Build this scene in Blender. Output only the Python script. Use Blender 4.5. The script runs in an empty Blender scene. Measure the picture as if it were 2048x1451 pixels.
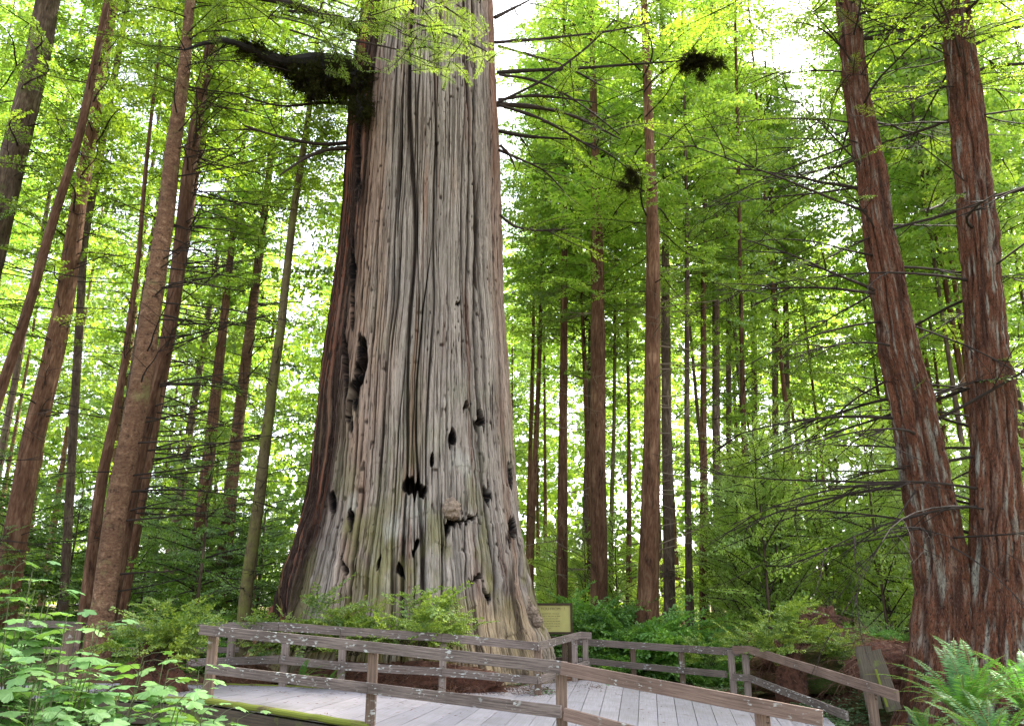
import bpy, math, random
import numpy as np
from mathutils import Vector
PI = math.pi
S = bpy.context.scene
COL = S.collection
# ------------------------------------------------------------ camera, sky, sun, exposure
F_PX, PITCH, EYE = 1600.0, math.radians(16.6), 1.7      # focal length in photo pixels (2048 wide)
cd = bpy.data.cameras.new('camera'); cam = bpy.data.objects.new('camera', cd); COL.objects.link(cam)
cd.sensor_width = 36; cd.lens = 36*F_PX/2048; cd.clip_start = 0.1; cd.clip_end = 1500
cam.location = (0, 0, EYE); cam.rotation_euler = (PI/2+PITCH, 0, 0); S.camera = cam
SUN_EL, SUN_AZ = math.radians(50), math.radians(42)     # azimuth clockwise from +Y
w = bpy.data.worlds.new('World'); S.world = w; w.use_nodes = True
nt = w.node_tree; nt.nodes.clear()
sky = nt.nodes.new('ShaderNodeTexSky'); sky.sky_type = 'NISHITA'; sky.sun_disc = False
sky.sun_elevation = SUN_EL; sky.sun_rotation = SUN_AZ; sky.air_density = 1.0; sky.dust_density = 2.5; sky.ozone_density = 1.0
hsv = nt.nodes.new('ShaderNodeHueSaturation'); hsv.inputs['Saturation'].default_value = 0.45; hsv.inputs['Value'].default_value = 1.15
bg = nt.nodes.new('ShaderNodeBackground'); bg.inputs['Strength'].default_value = 0.135
out = nt.nodes.new('ShaderNodeOutputWorld')
nt.links.new(sky.outputs[0], hsv.inputs['Color']); nt.links.new(hsv.outputs[0], bg.inputs['Color']); nt.links.new(bg.outputs[0], out.inputs['Surface'])
sl = bpy.data.lights.new('sun', 'SUN'); sl.energy = 5.0; sl.angle = math.radians(3); sl.color = (1.0, 0.93, 0.80)
so = bpy.data.objects.new('sun', sl); COL.objects.link(so)
sd = Vector((math.sin(SUN_AZ)*math.cos(SUN_EL), math.cos(SUN_AZ)*math.cos(SUN_EL), math.sin(SUN_EL)))
so.rotation_euler = sd.to_track_quat('Z', 'Y').to_euler()
S.view_settings.view_transform = 'Standard'; S.view_settings.look = 'None'; S.view_settings.gamma = 1
S.view_settings.exposure = 2.55
try:
    S.cycles.max_bounces = 10; S.cycles.diffuse_bounces = 7; S.cycles.transmission_bounces = 4; S.cycles.glossy_bounces = 2
    S.cycles.transparent_max_bounces = 2
except Exception: pass
# ------------------------------------------------------------ projection helpers (photo pixel + distance -> world)
CP, SP = math.cos(PITCH), math.sin(PITCH)
def px(x, y, Y):
    u = (725.5-y)/F_PX; dy = CP-u*SP
    return np.array([(x-1024)/F_PX/dy*Y, Y, EYE+(SP+u*CP)/dy*Y])
def depth(p): return p[1]*CP+(p[2]-EYE)*SP
def pxr(wpx, p): return wpx/2/F_PX*depth(p)           # half a pixel width -> radius
# ------------------------------------------------------------ noise
def _h(i, j, s):
    n = (i.astype(np.int64)*374761393+j.astype(np.int64)*668265263+s*974634777) & 0xffffffff
    n = ((n ^ (n >> 13))*1274126177) & 0xffffffff
    return ((n ^ (n >> 16)) & 0xffff)/65535.0
def vn(x, y, s=0, per=None):
    x = np.asarray(x, float); y = np.asarray(y, float); x, y = np.broadcast_arrays(x, y)
    i = np.floor(x); j = np.floor(y); a = x-i; b = y-j; a = a*a*(3-2*a); b = b*b*(3-2*b)
    i1 = i+1
    if per: i = np.mod(i, per); i1 = np.mod(i1, per)
    return (_h(i, j, s)*(1-a)+_h(i1, j, s)*a)*(1-b)+(_h(i, j+1, s)*(1-a)+_h(i1, j+1, s)*a)*b
def fbm(x, y, s=0, o=4):
    r = 0; a = .5
    for k in range(o): r = r+a*vn(x*2**k, y*2**k, s+k*7); a *= .5
    return r
# ------------------------------------------------------------ mesh helpers
def mesh(name, V, Fs, mat, smooth=False, uv=None, col=None):
    V = np.asarray(V, np.float32).reshape(-1, 3); me = bpy.data.meshes.new(name)
    if not isinstance(Fs, (list, tuple)): Fs = [Fs]
    Fs = [np.asarray(f, np.int32) for f in Fs if len(f)]
    tot = np.concatenate([np.full(len(f), f.shape[1], np.int32) for f in Fs]); idx = np.concatenate([f.ravel() for f in Fs])
    me.vertices.add(len(V)); me.vertices.foreach_set('co', V.ravel())
    me.loops.add(len(idx)); me.loops.foreach_set('vertex_index', idx)
    me.polygons.add(len(tot)); st = np.zeros(len(tot), np.int32); st[1:] = np.cumsum(tot)[:-1]
    me.polygons.foreach_set('loop_start', st)
    try: me.polygons.foreach_set('loop_total', tot)
    except Exception: pass
    me.polygons.foreach_set('use_smooth', np.full(len(tot), bool(smooth)))
    me.update(calc_edges=True)
    if uv is not None:
        l = me.uv_layers.new(name='UVMap'); l.data.foreach_set('uv', np.asarray(uv, np.float32)[idx].ravel())
    if col is not None:
        a = me.color_attributes.new('Col', 'FLOAT_COLOR', 'POINT'); c = np.ones((len(V), 4), np.float32); c[:, :3] = col
        a.data.foreach_set('color', c.ravel())
    if mat: me.materials.append(mat)
    return me
def obj(name, me, parent=None, loc=None):
    o = bpy.data.objects.new(name, me); COL.objects.link(o)
    if parent: o.parent = parent
    if loc is not None: o.location = loc
    return o
def tag(o, label=None, cat=None, group=None, kind=None):
    if label: o['label'] = label
    if cat: o['category'] = cat
    if group: o['group'] = group
    if kind: o['kind'] = kind
    return o
def thing(name, label, cat, loc=(0, 0, 0), group=None):
    return tag(obj(name, None, None, loc), label, cat, group)
def copy_tree(o, parent=None):
    c = o.copy(); COL.objects.link(c); c.parent = parent
    for ch in [q for q in o.children]: copy_tree(ch, c)
    return c
class MB:
    def __init__(s): s.V = []; s.Q = []; s.T = []; s.U = []; s.n = 0
    def add(s, V, Q=None, T=None, U=None):
        V = np.asarray(V, float).reshape(-1, 3); s.V.append(V)
        s.U.append(np.zeros((len(V), 2)) if U is None else np.asarray(U, float))
        if Q is not None and len(Q): s.Q.append(np.asarray(Q)+s.n)
        if T is not None and len(T): s.T.append(np.asarray(T)+s.n)
        s.n += len(V)
    def quads(s, V):                                   # V (n,4,3)
        n = len(V)
        if n: s.add(V.reshape(-1, 3), np.arange(4*n).reshape(n, 4))
    def tube(s, P, R, k=5, cap=True):
        P = np.asarray(P, float); R = np.asarray(R, float)*np.ones(len(P)); n = len(P)
        d = np.gradient(P, axis=0); d /= np.linalg.norm(d, axis=1)[:, None]+1e-9
        ref = np.where(np.abs(d[:, 2:3]) > .9, np.array([[1., 0, 0]]), np.array([[0, 0, 1.]]))
        a = np.cross(d, ref); a /= np.linalg.norm(a, axis=1)[:, None]+1e-9; b = np.cross(d, a)
        t = np.arange(k)*2*PI/k
        V = P[:, None]+R[:, None, None]*(np.cos(t)[None, :, None]*a[:, None]+np.sin(t)[None, :, None]*b[:, None])
        i = np.arange(n-1)[:, None]*k; j = np.arange(k)[None]; j2 = (j+1) % k
        Q = np.stack([i+j, i+j2, i+k+j2, i+k+j], -1).reshape(-1, 4)
        L = np.concatenate([[0], np.cumsum(np.linalg.norm(np.diff(P, axis=0), axis=1))])
        U = np.stack([np.broadcast_to(t*R.mean(), (n, k)), np.broadcast_to(L[:, None], (n, k))], -1).reshape(-1, 2)
        T = []
        if cap and k > 3:
            T = [(0, q+1, q) for q in range(1, k-1)]+[((n-1)*k, (n-1)*k+q, (n-1)*k+q+1) for q in range(1, k-1)]
        s.add(V.reshape(-1, 3), Q, T, U)
    def box(s, c, sx, sy, sz):
        v = [(x, y, z) for z in (-sz/2, sz/2) for (x, y) in ((-sx/2, -sy/2), (sx/2, -sy/2), (sx/2, sy/2), (-sx/2, sy/2))]
        s.add(np.array(v)+np.asarray(c), [(0, 3, 2, 1), (4, 5, 6, 7), (0, 1, 5, 4), (1, 2, 6, 5), (2, 3, 7, 6), (3, 0, 4, 7)], U=[(x+y, z) for x, y, z in v])
    def beam(s, a, b, w, h, ch=.008, n=1, warp=0, rng=None):  # squared timber a->b, chamfered edges, w sideways, h up
        a = np.asarray(a, float); b = np.asarray(b, float); d = b-a; L = np.linalg.norm(d); d /= L
        if abs(d[2]) > .8: side = np.array([1., 0, 0]); side -= d*side.dot(d); side /= np.linalg.norm(side); up = np.cross(d, side)
        else: side = np.cross(d, [0, 0, 1.]); side /= np.linalg.norm(side); up = np.cross(side, d)
        W, H = w/2, h/2
        prof = [(-W+ch, -H), (W-ch, -H), (W, -H+ch), (W, H-ch), (W-ch, H), (-W+ch, H), (-W, H-ch), (-W, -H+ch)]
        V = []; U = []
        for i in range(n+1):
            t = i/n; wob = (0, 0) if not warp else (warp*random.uniform(-1, 1), warp*random.uniform(-1, 1))
            for q, (p1, p2) in enumerate(prof):
                V.append(a+d*L*t+side*(p1+wob[0])+up*(p2+wob[1])); U.append((p1+p2+s.n*.13, L*t+s.n*.37))
        Q = [(i*8+j, i*8+(j+1) % 8, i*8+8+(j+1) % 8, i*8+8+j) for i in range(n) for j in range(8)]
        T = [(0, j+1, j) for j in range(1, 7)]+[(n*8, n*8+j, n*8+j+1) for j in range(1, 7)]
        s.add(V, Q, T, U)
    def mesh(s, name, mat, smooth=False):
        return mesh(name, np.concatenate(s.V), [np.concatenate(q) for q in (s.Q, s.T) if q], mat, smooth, uv=np.concatenate(s.U))
    def build(s, name, mat, parent=None, smooth=False): return obj(name, s.mesh(name, mat, smooth), parent)
# ------------------------------------------------------------ materials
def newmat(name):
    m = bpy.data.materials.new(name); m.use_nodes = True; n = m.node_tree; n.nodes.clear(); return m, n
def nd(n, t, **kw):
    x = n.nodes.new(t)
    for k, v in kw.items():
        if k in x.inputs.keys(): x.inputs[k].default_value = v
        else: setattr(x, k, v)
    return x
def ramp(n, fac, stops):
    r = n.nodes.new('ShaderNodeValToRGB'); e = r.color_ramp.elements
    while len(e) < len(stops): e.new(.5)
    for q, (p, c) in zip(e, stops): q.position = p; q.color = (*c, 1) if len(c) == 3 else c
    n.links.new(fac, r.inputs[0]); return r.outputs[0]
def noise(n, vec, scale, detail=3, rough=.6, dist=0):
    t = nd(n, 'ShaderNodeTexNoise', Scale=scale, Detail=detail, Roughness=rough, Distortion=dist)
    if vec is not None: n.links.new(vec, t.inputs['Vector'])
    return t.outputs['Fac']
def mapping(n, vec, sc):
    m = n.nodes.new('ShaderNodeMapping'); m.inputs['Scale'].default_value = sc; n.links.new(vec, m.inputs['Vector']); return m.outputs[0]
def mix(n, f, a, b, bt='MIX'):
    m = n.nodes.new('ShaderNodeMix'); m.data_type = 'RGBA'; m.blend_type = bt
    for v, i in ((f, 0), (a, 6), (b, 7)):
        if isinstance(v, (int, float)): m.inputs[i].default_value = v
        elif isinstance(v, tuple): m.inputs[i].default_value = (*v, 1)
        else: n.links.new(v, m.inputs[i])
    return m.outputs[2]
def leafmat(name, c1, c2, c3, trans=.45, nscale=.6, gloss=.05, tc=(1.25, 1.2, .5)):
    m, n = newmat(name); g = nd(n, 'ShaderNodeNewGeometry'); oi = nd(n, 'ShaderNodeObjectInfo'); tc_ = nd(n, 'ShaderNodeTexCoord')
    a = ramp(n, g.outputs['Random Per Island'], [(0, c1), (.55, c2), (1, c3)])
    nz = noise(n, tc_.outputs['Object'], nscale, 2)
    f = ramp(n, nz, [(.35, (0, 0, 0)), (.65, (1, 1, 1))])
    c = mix(n, f, mix(n, .55, a, c1), mix(n, .35, a, c3))
    hs = nd(n, 'ShaderNodeHueSaturation'); n.links.new(c, hs.inputs['Color'])
    mr = nd(n, 'ShaderNodeMapRange'); mr.inputs['To Min'].default_value = .75; mr.inputs['To Max'].default_value = 1.25
    n.links.new(oi.outputs['Random'], mr.inputs['Value']); n.links.new(mr.outputs[0], hs.inputs['Value'])
    c = hs.outputs[0]
    d = nd(n, 'ShaderNodeBsdfDiffuse'); n.links.new(c, d.inputs['Color'])
    t = nd(n, 'ShaderNodeBsdfTranslucent'); n.links.new(mix(n, 1.0, c, tc, 'MULTIPLY'), t.inputs['Color'])
    mx = nd(n, 'ShaderNodeMixShader'); mx.inputs[0].default_value = trans
    n.links.new(d.outputs[0], mx.inputs[1]); n.links.new(t.outputs[0], mx.inputs[2])
    gl = nd(n, 'ShaderNodeBsdfGlossy', Roughness=.45); gl.inputs['Color'].default_value = (.8, .9, .85, 1)
    m2 = nd(n, 'ShaderNodeMixShader'); m2.inputs[0].default_value = gloss
    n.links.new(mx.outputs[0], m2.inputs[1]); n.links.new(gl.outputs[0], m2.inputs[2])
    o = nd(n, 'ShaderNodeOutputMaterial'); n.links.new(m2.outputs[0], o.inputs[0]); return m
def princ(n, col, rough=.85, bump=None, bs=.5, bd=.02, spec=.3):
    p = nd(n, 'ShaderNodeBsdfPrincipled'); p.inputs['Roughness'].default_value = rough
    p.inputs['Specular IOR Level'].default_value = spec
    if isinstance(col, tuple): p.inputs['Base Color'].default_value = (*col, 1)
    else: n.links.new(col, p.inputs['Base Color'])
    if bump is not None:
        b = nd(n, 'ShaderNodeBump', Strength=bs, Distance=bd); n.links.new(bump, b.inputs['Height']); n.links.new(b.outputs[0], p.inputs['Normal'])
    o = nd(n, 'ShaderNodeOutputMaterial'); n.links.new(p.outputs[0], o.inputs[0]); return p
def barkmat(name, dark, mid, light, moss=None, su=14, sv=2.2, mlev=.55, bd=.03, bs=.8, rings=0):
    m, n = newmat(name); t = nd(n, 'ShaderNodeTexCoord'); oi = nd(n, 'ShaderNodeObjectInfo')
    v = mapping(n, t.outputs['UV'], (su, sv, 1)); a = noise(n, v, 1.0, 6, .65, .4)
    b = noise(n, mapping(n, t.outputs['UV'], (su*3.2, sv*3.5, 1)), 1.0, 3, .6)
    big = noise(n, t.outputs['Object'], .7, 3, .6)
    c = ramp(n, a, [(.37, dark), (.46, mid), (.54, mid), (.66, light)])
    c = mix(n, ramp(n, b, [(.4, (0, 0, 0)), (.75, (.6, .6, .6))]), c, light)
    c = mix(n, ramp(n, big, [(.35, (0, 0, 0)), (.7, (.7, .7, .7))]), c, mix(n, .5, mid, dark))
    if moss:
        c = mix(n, ramp(n, noise(n, t.outputs['Object'], 1.3, 5, .7), [(mlev, (0, 0, 0)), (mlev+.12, (.9, .9, .9))]), c, moss)
    mr = nd(n, 'ShaderNodeMapRange'); mr.inputs['To Min'].default_value = .8; mr.inputs['To Max'].default_value = 1.25
    n.links.new(oi.outputs['Random'], mr.inputs['Value'])
    hs = nd(n, 'ShaderNodeHueSaturation'); n.links.new(c, hs.inputs['Color']); n.links.new(mr.outputs[0], hs.inputs['Value'])
    princ(n, hs.outputs[0], .9, a, bs, bd, .15); return m
M = {}
M['leaf_sun'] = leafmat('foliage_bright', (.12, .24, .035), (.24, .39, .055), (.46, .56, .12), .62, tc=(1.15, 1.2, .6))
M['leaf_far'] = leafmat('foliage_distant', (.08, .15, .03), (.16, .27, .045), (.30, .42, .08), .5, .05)
M['leaf_mid'] = leafmat('foliage_mid', (.075, .15, .022), (.16, .28, .035), (.32, .44, .07), .58)
M['leaf_dark'] = leafmat('foliage_deep', (.045, .10, .02), (.10, .20, .035), (.22, .35, .06), .5)
M['leaf_sapling'] = leafmat('foliage_sapling', (.17, .30, .05), (.34, .50, .09), (.52, .66, .17), .58, 1.2)
M['leaf_shrub'] = leafmat('foliage_shrub', (.05, .12, .02), (.17, .28, .03), (.42, .50, .08), .45, 2.0)
M['leaf_bush'] = leafmat('foliage_bush', (.05, .14, .025), (.12, .28, .045), (.28, .46, .08), .45, 1.5)
M['leaf_broad'] = leafmat('foliage_broad', (.10, .22, .07), (.18, .34, .13), (.26, .42, .10), .4, 3.0, .05)
M['leaf_black'] = leafmat('dark_dead_needles', (.007, .006, .004), (.024, .019, .010), (.07, .08, .022), .15, 2.0, .0)
M['fern'] = leafmat('fern_frond', (.03, .10, .022), (.06, .18, .035), (.12, .27, .06), .4, 2.0, .02)
M['clover'] = leafmat('ground_leaf', (.04, .10, .04), (.10, .20, .09), (.22, .34, .14), .3, 3.0, .06)
M['deadleaf'] = leafmat('dead_needles', (.05, .02, .012), (.14, .06, .034), (.30, .16, .10), .2, 3.0, .02, (1, .8, .6))
M['twig'] = barkmat('dark_branch_bark', (.012, .008, .007), (.028, .02, .016), (.065, .05, .038), None, 20, 6, bd=.004)
M['twigpale'] = barkmat('pale_branch_bark', (.07, .05, .035), (.15, .11, .08), (.30, .25, .19), (.16, .17, .07), 20, 6, .6, bd=.004)
M['bark_red'] = barkmat('red_brown_bark', (.014, .007, .004), (.085, .038, .020), (.23, .135, .08), (.10, .10, .04), 7.5, .9, .66, bd=.07, bs=1.0)
M['bark_grey'] = barkmat('grey_brown_bark', (.014, .009, .007), (.075, .048, .032), (.21, .155, .11), (.085, .09, .03), 7.5, 1.3, .57, bd=.07, bs=1.0)
M['bark_lichen'] = barkmat('scaly_lichen_bark', (.018, .009, .006), (.10, .050, .027), (.25, .155, .092), (.13, .11, .045), 8, 7, .56, .08)
M['bark_moss'] = barkmat('mossy_bark', (.03, .022, .01), (.11, .085, .04), (.21, .17, .08), (.14, .14, .035), 12, 4, .48, .02)
M['bark_red'].name = 'red_brown_bark'
def shaggy():
    m, n = newmat('shaggy_redwood_bark'); t = nd(n, 'ShaderNodeTexCoord'); at = nd(n, 'ShaderNodeVertexColor', layer_name='Col')
    v = mapping(n, t.outputs['UV'], (30, 6, 1)); a = noise(n, v, 1.0, 6, .75, 1.6)
    c = mix(n, ramp(n, a, [(.38, (1, 1, 1)), (.50, (.2, .2, .2)), (.6, (0, 0, 0))]), at.outputs[0], (.012, .005, .004))
    c = mix(n, ramp(n, noise(n, v, 2.3, 3, .7), [(.55, (0, 0, 0)), (.75, (.5, .5, .5))]), c, (.30, .22, .17))
    princ(n, c, .9, a, .9, .03, .15); return m
M['shaggy'] = shaggy()
def giant():
    m, n = newmat('weathered_giant_bark'); t = nd(n, 'ShaderNodeTexCoord'); at = nd(n, 'ShaderNodeVertexColor', layer_name='Col')
    v = mapping(n, t.outputs['UV'], (20, .85, 1)); a = noise(n, v, 1.0, 8, .7, .3)
    f = noise(n, mapping(n, t.outputs['UV'], (75, 4.5, 1)), 1.0, 5, .75)
    s = noise(n, mapping(n, t.outputs['UV'], (9, 6, 1)), 1.0, 3, .8)
    c = mix(n, ramp(n, a, [(.36, (.95, .95, .95)), (.47, (0, 0, 0))]), at.outputs[0], (.022, .013, .009))
    c = mix(n, ramp(n, f, [(.33, (.7, .7, .7)), (.5, (0, 0, 0))]), c, (.10, .065, .05))
    c = mix(n, ramp(n, f, [(.55, (0, 0, 0)), (.72, (.55, .55, .55))]), c, mix(n, 1.0, at.outputs[0], (1.55, 1.5, 1.45), 'MULTIPLY'))
    c = mix(n, ramp(n, s, [(.27, (1, 1, 1)), (.32, (0, 0, 0))]), c, (.03, .02, .015))
    h = n.nodes.new('ShaderNodeMath'); h.operation = 'ADD'; n.links.new(a, h.inputs[0]); n.links.new(f, h.inputs[1])
    princ(n, c, .92, h.outputs[0], .8, .035, .12); return m
M['giant'] = giant()
def woodmat(name, a_, b_, lich=.64, mossc=None, ml=.6):
    m, n = newmat(name); t = nd(n, 'ShaderNodeTexCoord')
    g = noise(n, mapping(n, t.outputs['UV'], (48, 1.6, 1)), 1.0, 6, .75)
    c = ramp(n, g, [(.34, a_), (.62, b_)])
    c = mix(n, ramp(n, noise(n, t.outputs['Object'], 1.1, 3), [(.35, (0, 0, 0)), (.7, (.6, .6, .6))]), c, tuple(x*.5 for x in a_))
    sp = nd(n, 'ShaderNodeTexNoise', Scale=21, Detail=3); n.links.new(mapping(n, t.outputs['Object'], (.55, .55, 1.2)), sp.inputs['Vector'])
    f2 = mix(n, 1.0, ramp(n, sp.outputs['Fac'], [(.58, (0, 0, 0)), (.64, (.9, .9, .9))]), ramp(n, noise(n, t.outputs['Object'], 2.2, 3), [(lich-.10, (0, 0, 0)), (lich, (1, 1, 1))]), 'MULTIPLY')
    c = mix(n, f2, c, (.42, .42, .38))
    if mossc: c = mix(n, ramp(n, noise(n, t.outputs['Object'], 3.0, 5, .7), [(ml-.06, (0, 0, 0)), (ml+.05, (1, 1, 1))]), c, mossc)
    princ(n, c, .85, g, .6, .004, .2); return m
M['rail'] = woodmat('weathered_rail_wood', (.05, .038, .031), (.25, .195, .165), .58)
M['rail_red'] = woodmat('newer_reddish_rail_wood', (.11, .07, .052), (.29, .20, .155), .66)
M['post'] = woodmat('post_wood', (.09, .058, .04), (.24, .165, .12), .60, (.10, .085, .03), .64)
M['post_grey'] = woodmat('grey_post_wood', (.15, .11, .09), (.33, .26, .22), .60)
M['fascia'] = woodmat('fascia_wood', (.035, .028, .02), (.10, .075, .05), .75, (.09, .10, .02), .58)
M['mosswood'] = woodmat('mossy_curb', (.06, .05, .02), (.16, .13, .05), .8, (.13, .15, .02), .42)
M['sawn'] = woodmat('sawn_slab', (.055, .043, .03), (.13, .105, .075), .7, (.10, .12, .03), .62)
def deckmat():
    m, n = newmat('grey_deck_boards'); t = nd(n, 'ShaderNodeTexCoord'); g = nd(n, 'ShaderNodeNewGeometry')
    gr = noise(n, mapping(n, t.outputs['UV'], (45, 1.2, 1)), 1.0, 5, .65)
    c = ramp(n, gr, [(.25, (.21, .195, .20)), (.7, (.33, .305, .32))])
    r = ramp(n, g.outputs['Random Per Island'], [(0, (.84, .84, .86)), (1, (1.08, 1.06, 1.06))])
    c = mix(n, 1.0, c, r, 'MULTIPLY')
    c = mix(n, ramp(n, noise(n, t.outputs['Object'], 1.4, 5, .7), [(.46, (0, 0, 0)), (.75, (.6, .6, .6))]), c, (.15, .135, .12))
    c = mix(n, ramp(n, noise(n, t.outputs['Object'], .55, 3, .6), [(.55, (0, 0, 0)), (.78, (.45, .45, .45))]), c, (.17, .155, .11))
    princ(n, c, .7, gr, .35, .003, .3); return m
M['deck'] = deckmat()
def soil():
    m, n = newmat('forest_floor'); t = nd(n, 'ShaderNodeTexCoord')
    a = noise(n, t.outputs['Object'], 6, 6, .75); b = noise(n, t.outputs['Object'], .5, 4, .6)
    c = ramp(n, a, [(.3, (.025, .015, .01)), (.5, (.09, .045, .028)), (.7, (.20, .10, .06))])
    c = mix(n, ramp(n, b, [(.42, (0, 0, 0)), (.6, (.8, .8, .8))]), c, mix(n, a, (.02, .045, .01), (.10, .16, .035)))
    princ(n, c, .95, a, 1, .05, .1); return m
M['soil'] = soil()
def flat(name, c, rough=.7, sc=8, var=.25):
    m, n = newmat(name); t = nd(n, 'ShaderNodeTexCoord')
    k = noise(n, t.outputs['Object'], sc, 4, .7)
    c = ramp(n, k, [(.3, tuple(x*(1-var) for x in c)), (.7, tuple(min(1, x*(1+var)) for x in c))]); princ(n, c, rough, k, .3, .005); return m
M['signface'] = flat('cream_sign_face', (.36, .32, .10), .5, 3, .12)
M['signframe'] = flat('dark_sign_frame', (.045, .028, .015), .8)
M['ink'] = flat('brown_lettering', (.14, .11, .04), .8)
M['boltmetal'] = flat('rusty_bolt', (.05, .03, .02), .6)
M['greenstem'] = flat('green_brown_stem', (.07, .08, .03), .7)
M['burl'] = flat('knobbly_burl_bark', (.19, .14, .10), .95, 26, .6)
M['black_or_shade'] = flat('black_needle_mass', (.012, .010, .008), 1.0, 20, .5)
M['rot'] = flat('rotten_red_wood', (.085, .036, .022), .95, 9, .7)
# ------------------------------------------------------------ ground
GC = np.array([(0, 0, -.3), (-6, 4, -.4), (6, 4, -.6), (-7, 8, -.3), (-4, 9, -.5), (-3, 11, -.6), (0, 8, -.9), (3, 7, -1.3), (8, 9, -1.2), (-9, 13, -.4), (-5, 13.5, -.3), (-2.5, 13.5, -.45), (0, 13, -.65), (2, 13, -.9), (4, 12, -1.2), (6, 13, -1.15),
 (3, 17, -.7), (-6, 16.2, .1), (-4, 16.8, .12), (-2, 17.0, .0), (0, 17.6, -.12), (1.6, 19.3, -.2), (3, 24, -.5), (5.5, 24, -.6), (6.4, 20, -.5), (7.2, 17.5, -.75), (7.8, 15.5, -.75), (8.5, 13, -.7), (10.5, 18, .3), (9.2, 20, .3), (12, 16, .2), (9, 15, -.1), (14, 20, .6),
 (0, 22, 0), (-12, 20, .2), (-18, 26, .3), (-8, 30, .1), (0, 40, -.8), (15, 40, -.3), (-30, 45, .5), (35, 45, .5), (0, 70, -.5), (60, 70, 1), (-60, 70, 1), (0, 120, 0), (-100, 10, 0), (100, 10, 0), (0, -30, -.3), (-20, -20, -.3), (20, -20, -.5), (150, 150, 0), (-150, 150, 0)], float)
def gz(x, y):
    x = np.asarray(x, float); y = np.asarray(y, float)
    d = (x[..., None]-GC[:, 0])**2+(y[..., None]-GC[:, 1])**2+.3
    w_ = d**-1.9
    return (w_*GC[:, 2]).sum(-1)/w_.sum(-1)
def make_ground():
    q = np.linspace(-1, 1, 261); gx = 12*q+388*np.sign(q)*np.abs(q)**5; gy = 16+12*q+388*np.sign(q)*np.abs(q)**5
    X, Y = np.meshgrid(gx, gy); Z = gz(X, Y)+(fbm(X*1.3, Y*1.3, 5)-.5)*.12
    n = len(q); i = np.arange(n-1)[:, None]*n+np.arange(n-1)[None]
    Q = np.stack([i, i+1, i+n+1, i+n], -1).reshape(-1, 4)
    o = obj('ground', mesh('ground', np.stack([X, Y, Z], -1).reshape(-1, 3), Q, M['soil'], True)); o['kind'] = 'structure'
make_ground()
# ------------------------------------------------------------ foliage sprays
def spray(rng, L=3.0, step=.10, tw=.62, ll=.07, lw=.02, lstep=.05, droop=.10, cut=.12, stems=True, round_=False, tz=.35):
    """flat conifer frond along +X: leaflets (n,4,3) and stem polylines"""
    ax = lambda s: np.array([s, .04*math.sin(s*2.1+ph)*L, .16*s-droop*s*s])
    ph = rng.uniform(0, 6); lv = []; st = []
    N = 8; st.append((np.array([ax(L*i/N) for i in range(N+1)]), np.linspace(.012+.006*L, .004, N+1)))
    s = L*cut; side = 1
    while s < L:
        f = s/L; tl = tw*(1-.75*f)*rng.uniform(.55, 1.15)*min(1, .45+2.2*(f-cut)+.3); b = ax(s)
        ang = math.radians(rng.uniform(48, 68))*side; dr = rng.uniform(.05, .5); d0 = np.array([math.cos(ang), math.sin(ang), rng.uniform(-.15, .2)])
        k = max(2, int(tl/lstep)); t = (np.arange(k)+.6)/k*tl
        P = b+d0*t[:, None]; P[:, 2] -= dr*t*t
        if stems: st.append((np.array([b, b+d0*tl*.55-[0, 0, dr*(tl*.55)**2], b+d0*tl-[0, 0, dr*tl*tl]]), np.array([.004, .003, .0015])))
        for sd_ in (1, -1):
            a2 = ang+sd_*math.radians(50); n_ = k
            dv = np.stack([np.cos(a2+rng.normal(0, .15, n_)), np.sin(a2+rng.normal(0, .15, n_)), rng.normal(-.12, .22+.3*tz, n_)], -1)
            le = ll*rng.uniform(.7, 1.25, n_)[:, None]*(1-.35*(t/tl))[:, None]
            sdv = np.stack([-dv[:, 1], dv[:, 0], rng.normal(0, tz, n_)], -1)
            a = P; c = P+dv*le; m_ = P+dv*le*(.5 if not round_ else .55)
            wv = sdv*lw*(1 if not round_ else 1.5)
            lv.append(np.stack([a, m_+wv, c, m_-wv], 1))
        s += step*rng.uniform(.7, 1.3); side = -side
    return np.concatenate(lv), st
RG = np.random.default_rng(7)
SPN = [spray(RG, 3.0, .085, .72, .095, .021, .052, tz=.8) for _ in range(5)]                     # near: fine leaflets
SPF = [spray(RG, 3.2, .135, .95, .18, .044, .088, stems=False, tz=1.0) for _ in range(5)]            # far: coarser
SPS = [spray(RG, 1.3, .05, .42, .065, .016, .038, .12, .1, tz=.6) for _ in range(5)]             # sapling
SPB = [spray(RG, 1.0, .055, .30, .055, .017, .034, .10, .1, round_=True, tz=.6) for _ in range(5)]  # shrub
SPM = [spray(RG, 3.2, .30, 1.0, .42, .12, .2, stems=False, tz=1.0) for _ in range(3)]
SPX = [spray(RG, 1.8, .05, .5, .045, .009, .03, .09, .08) for _ in range(4)]              # very near, finest
def rotm(az, tilt, roll=0):
    ca, sa, ct, st_, cr, sr = math.cos(az), math.sin(az), math.cos(tilt), math.sin(tilt), math.cos(roll), math.sin(roll)
    Rz = np.array([[ca, -sa, 0], [sa, ca, 0], [0, 0, 1]]); Ry = np.array([[ct, 0, -st_], [0, 1, 0], [st_, 0, ct]]); Rx = np.array([[1, 0, 0], [0, cr, -sr], [0, sr, cr]])
    return Rz @ Ry @ Rx
def place(mbL, mbW, sp, pos, R, sc, thick=1.0, kmain=4):
    q, st = sp; mbL.quads(q @ R.T*sc+pos)
    if mbW is not None:
        for i, (P, r) in enumerate(st): mbW.tube(P @ R.T*sc+pos, r*sc**.5*thick, kmain if i == 0 else 3, False)
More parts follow.
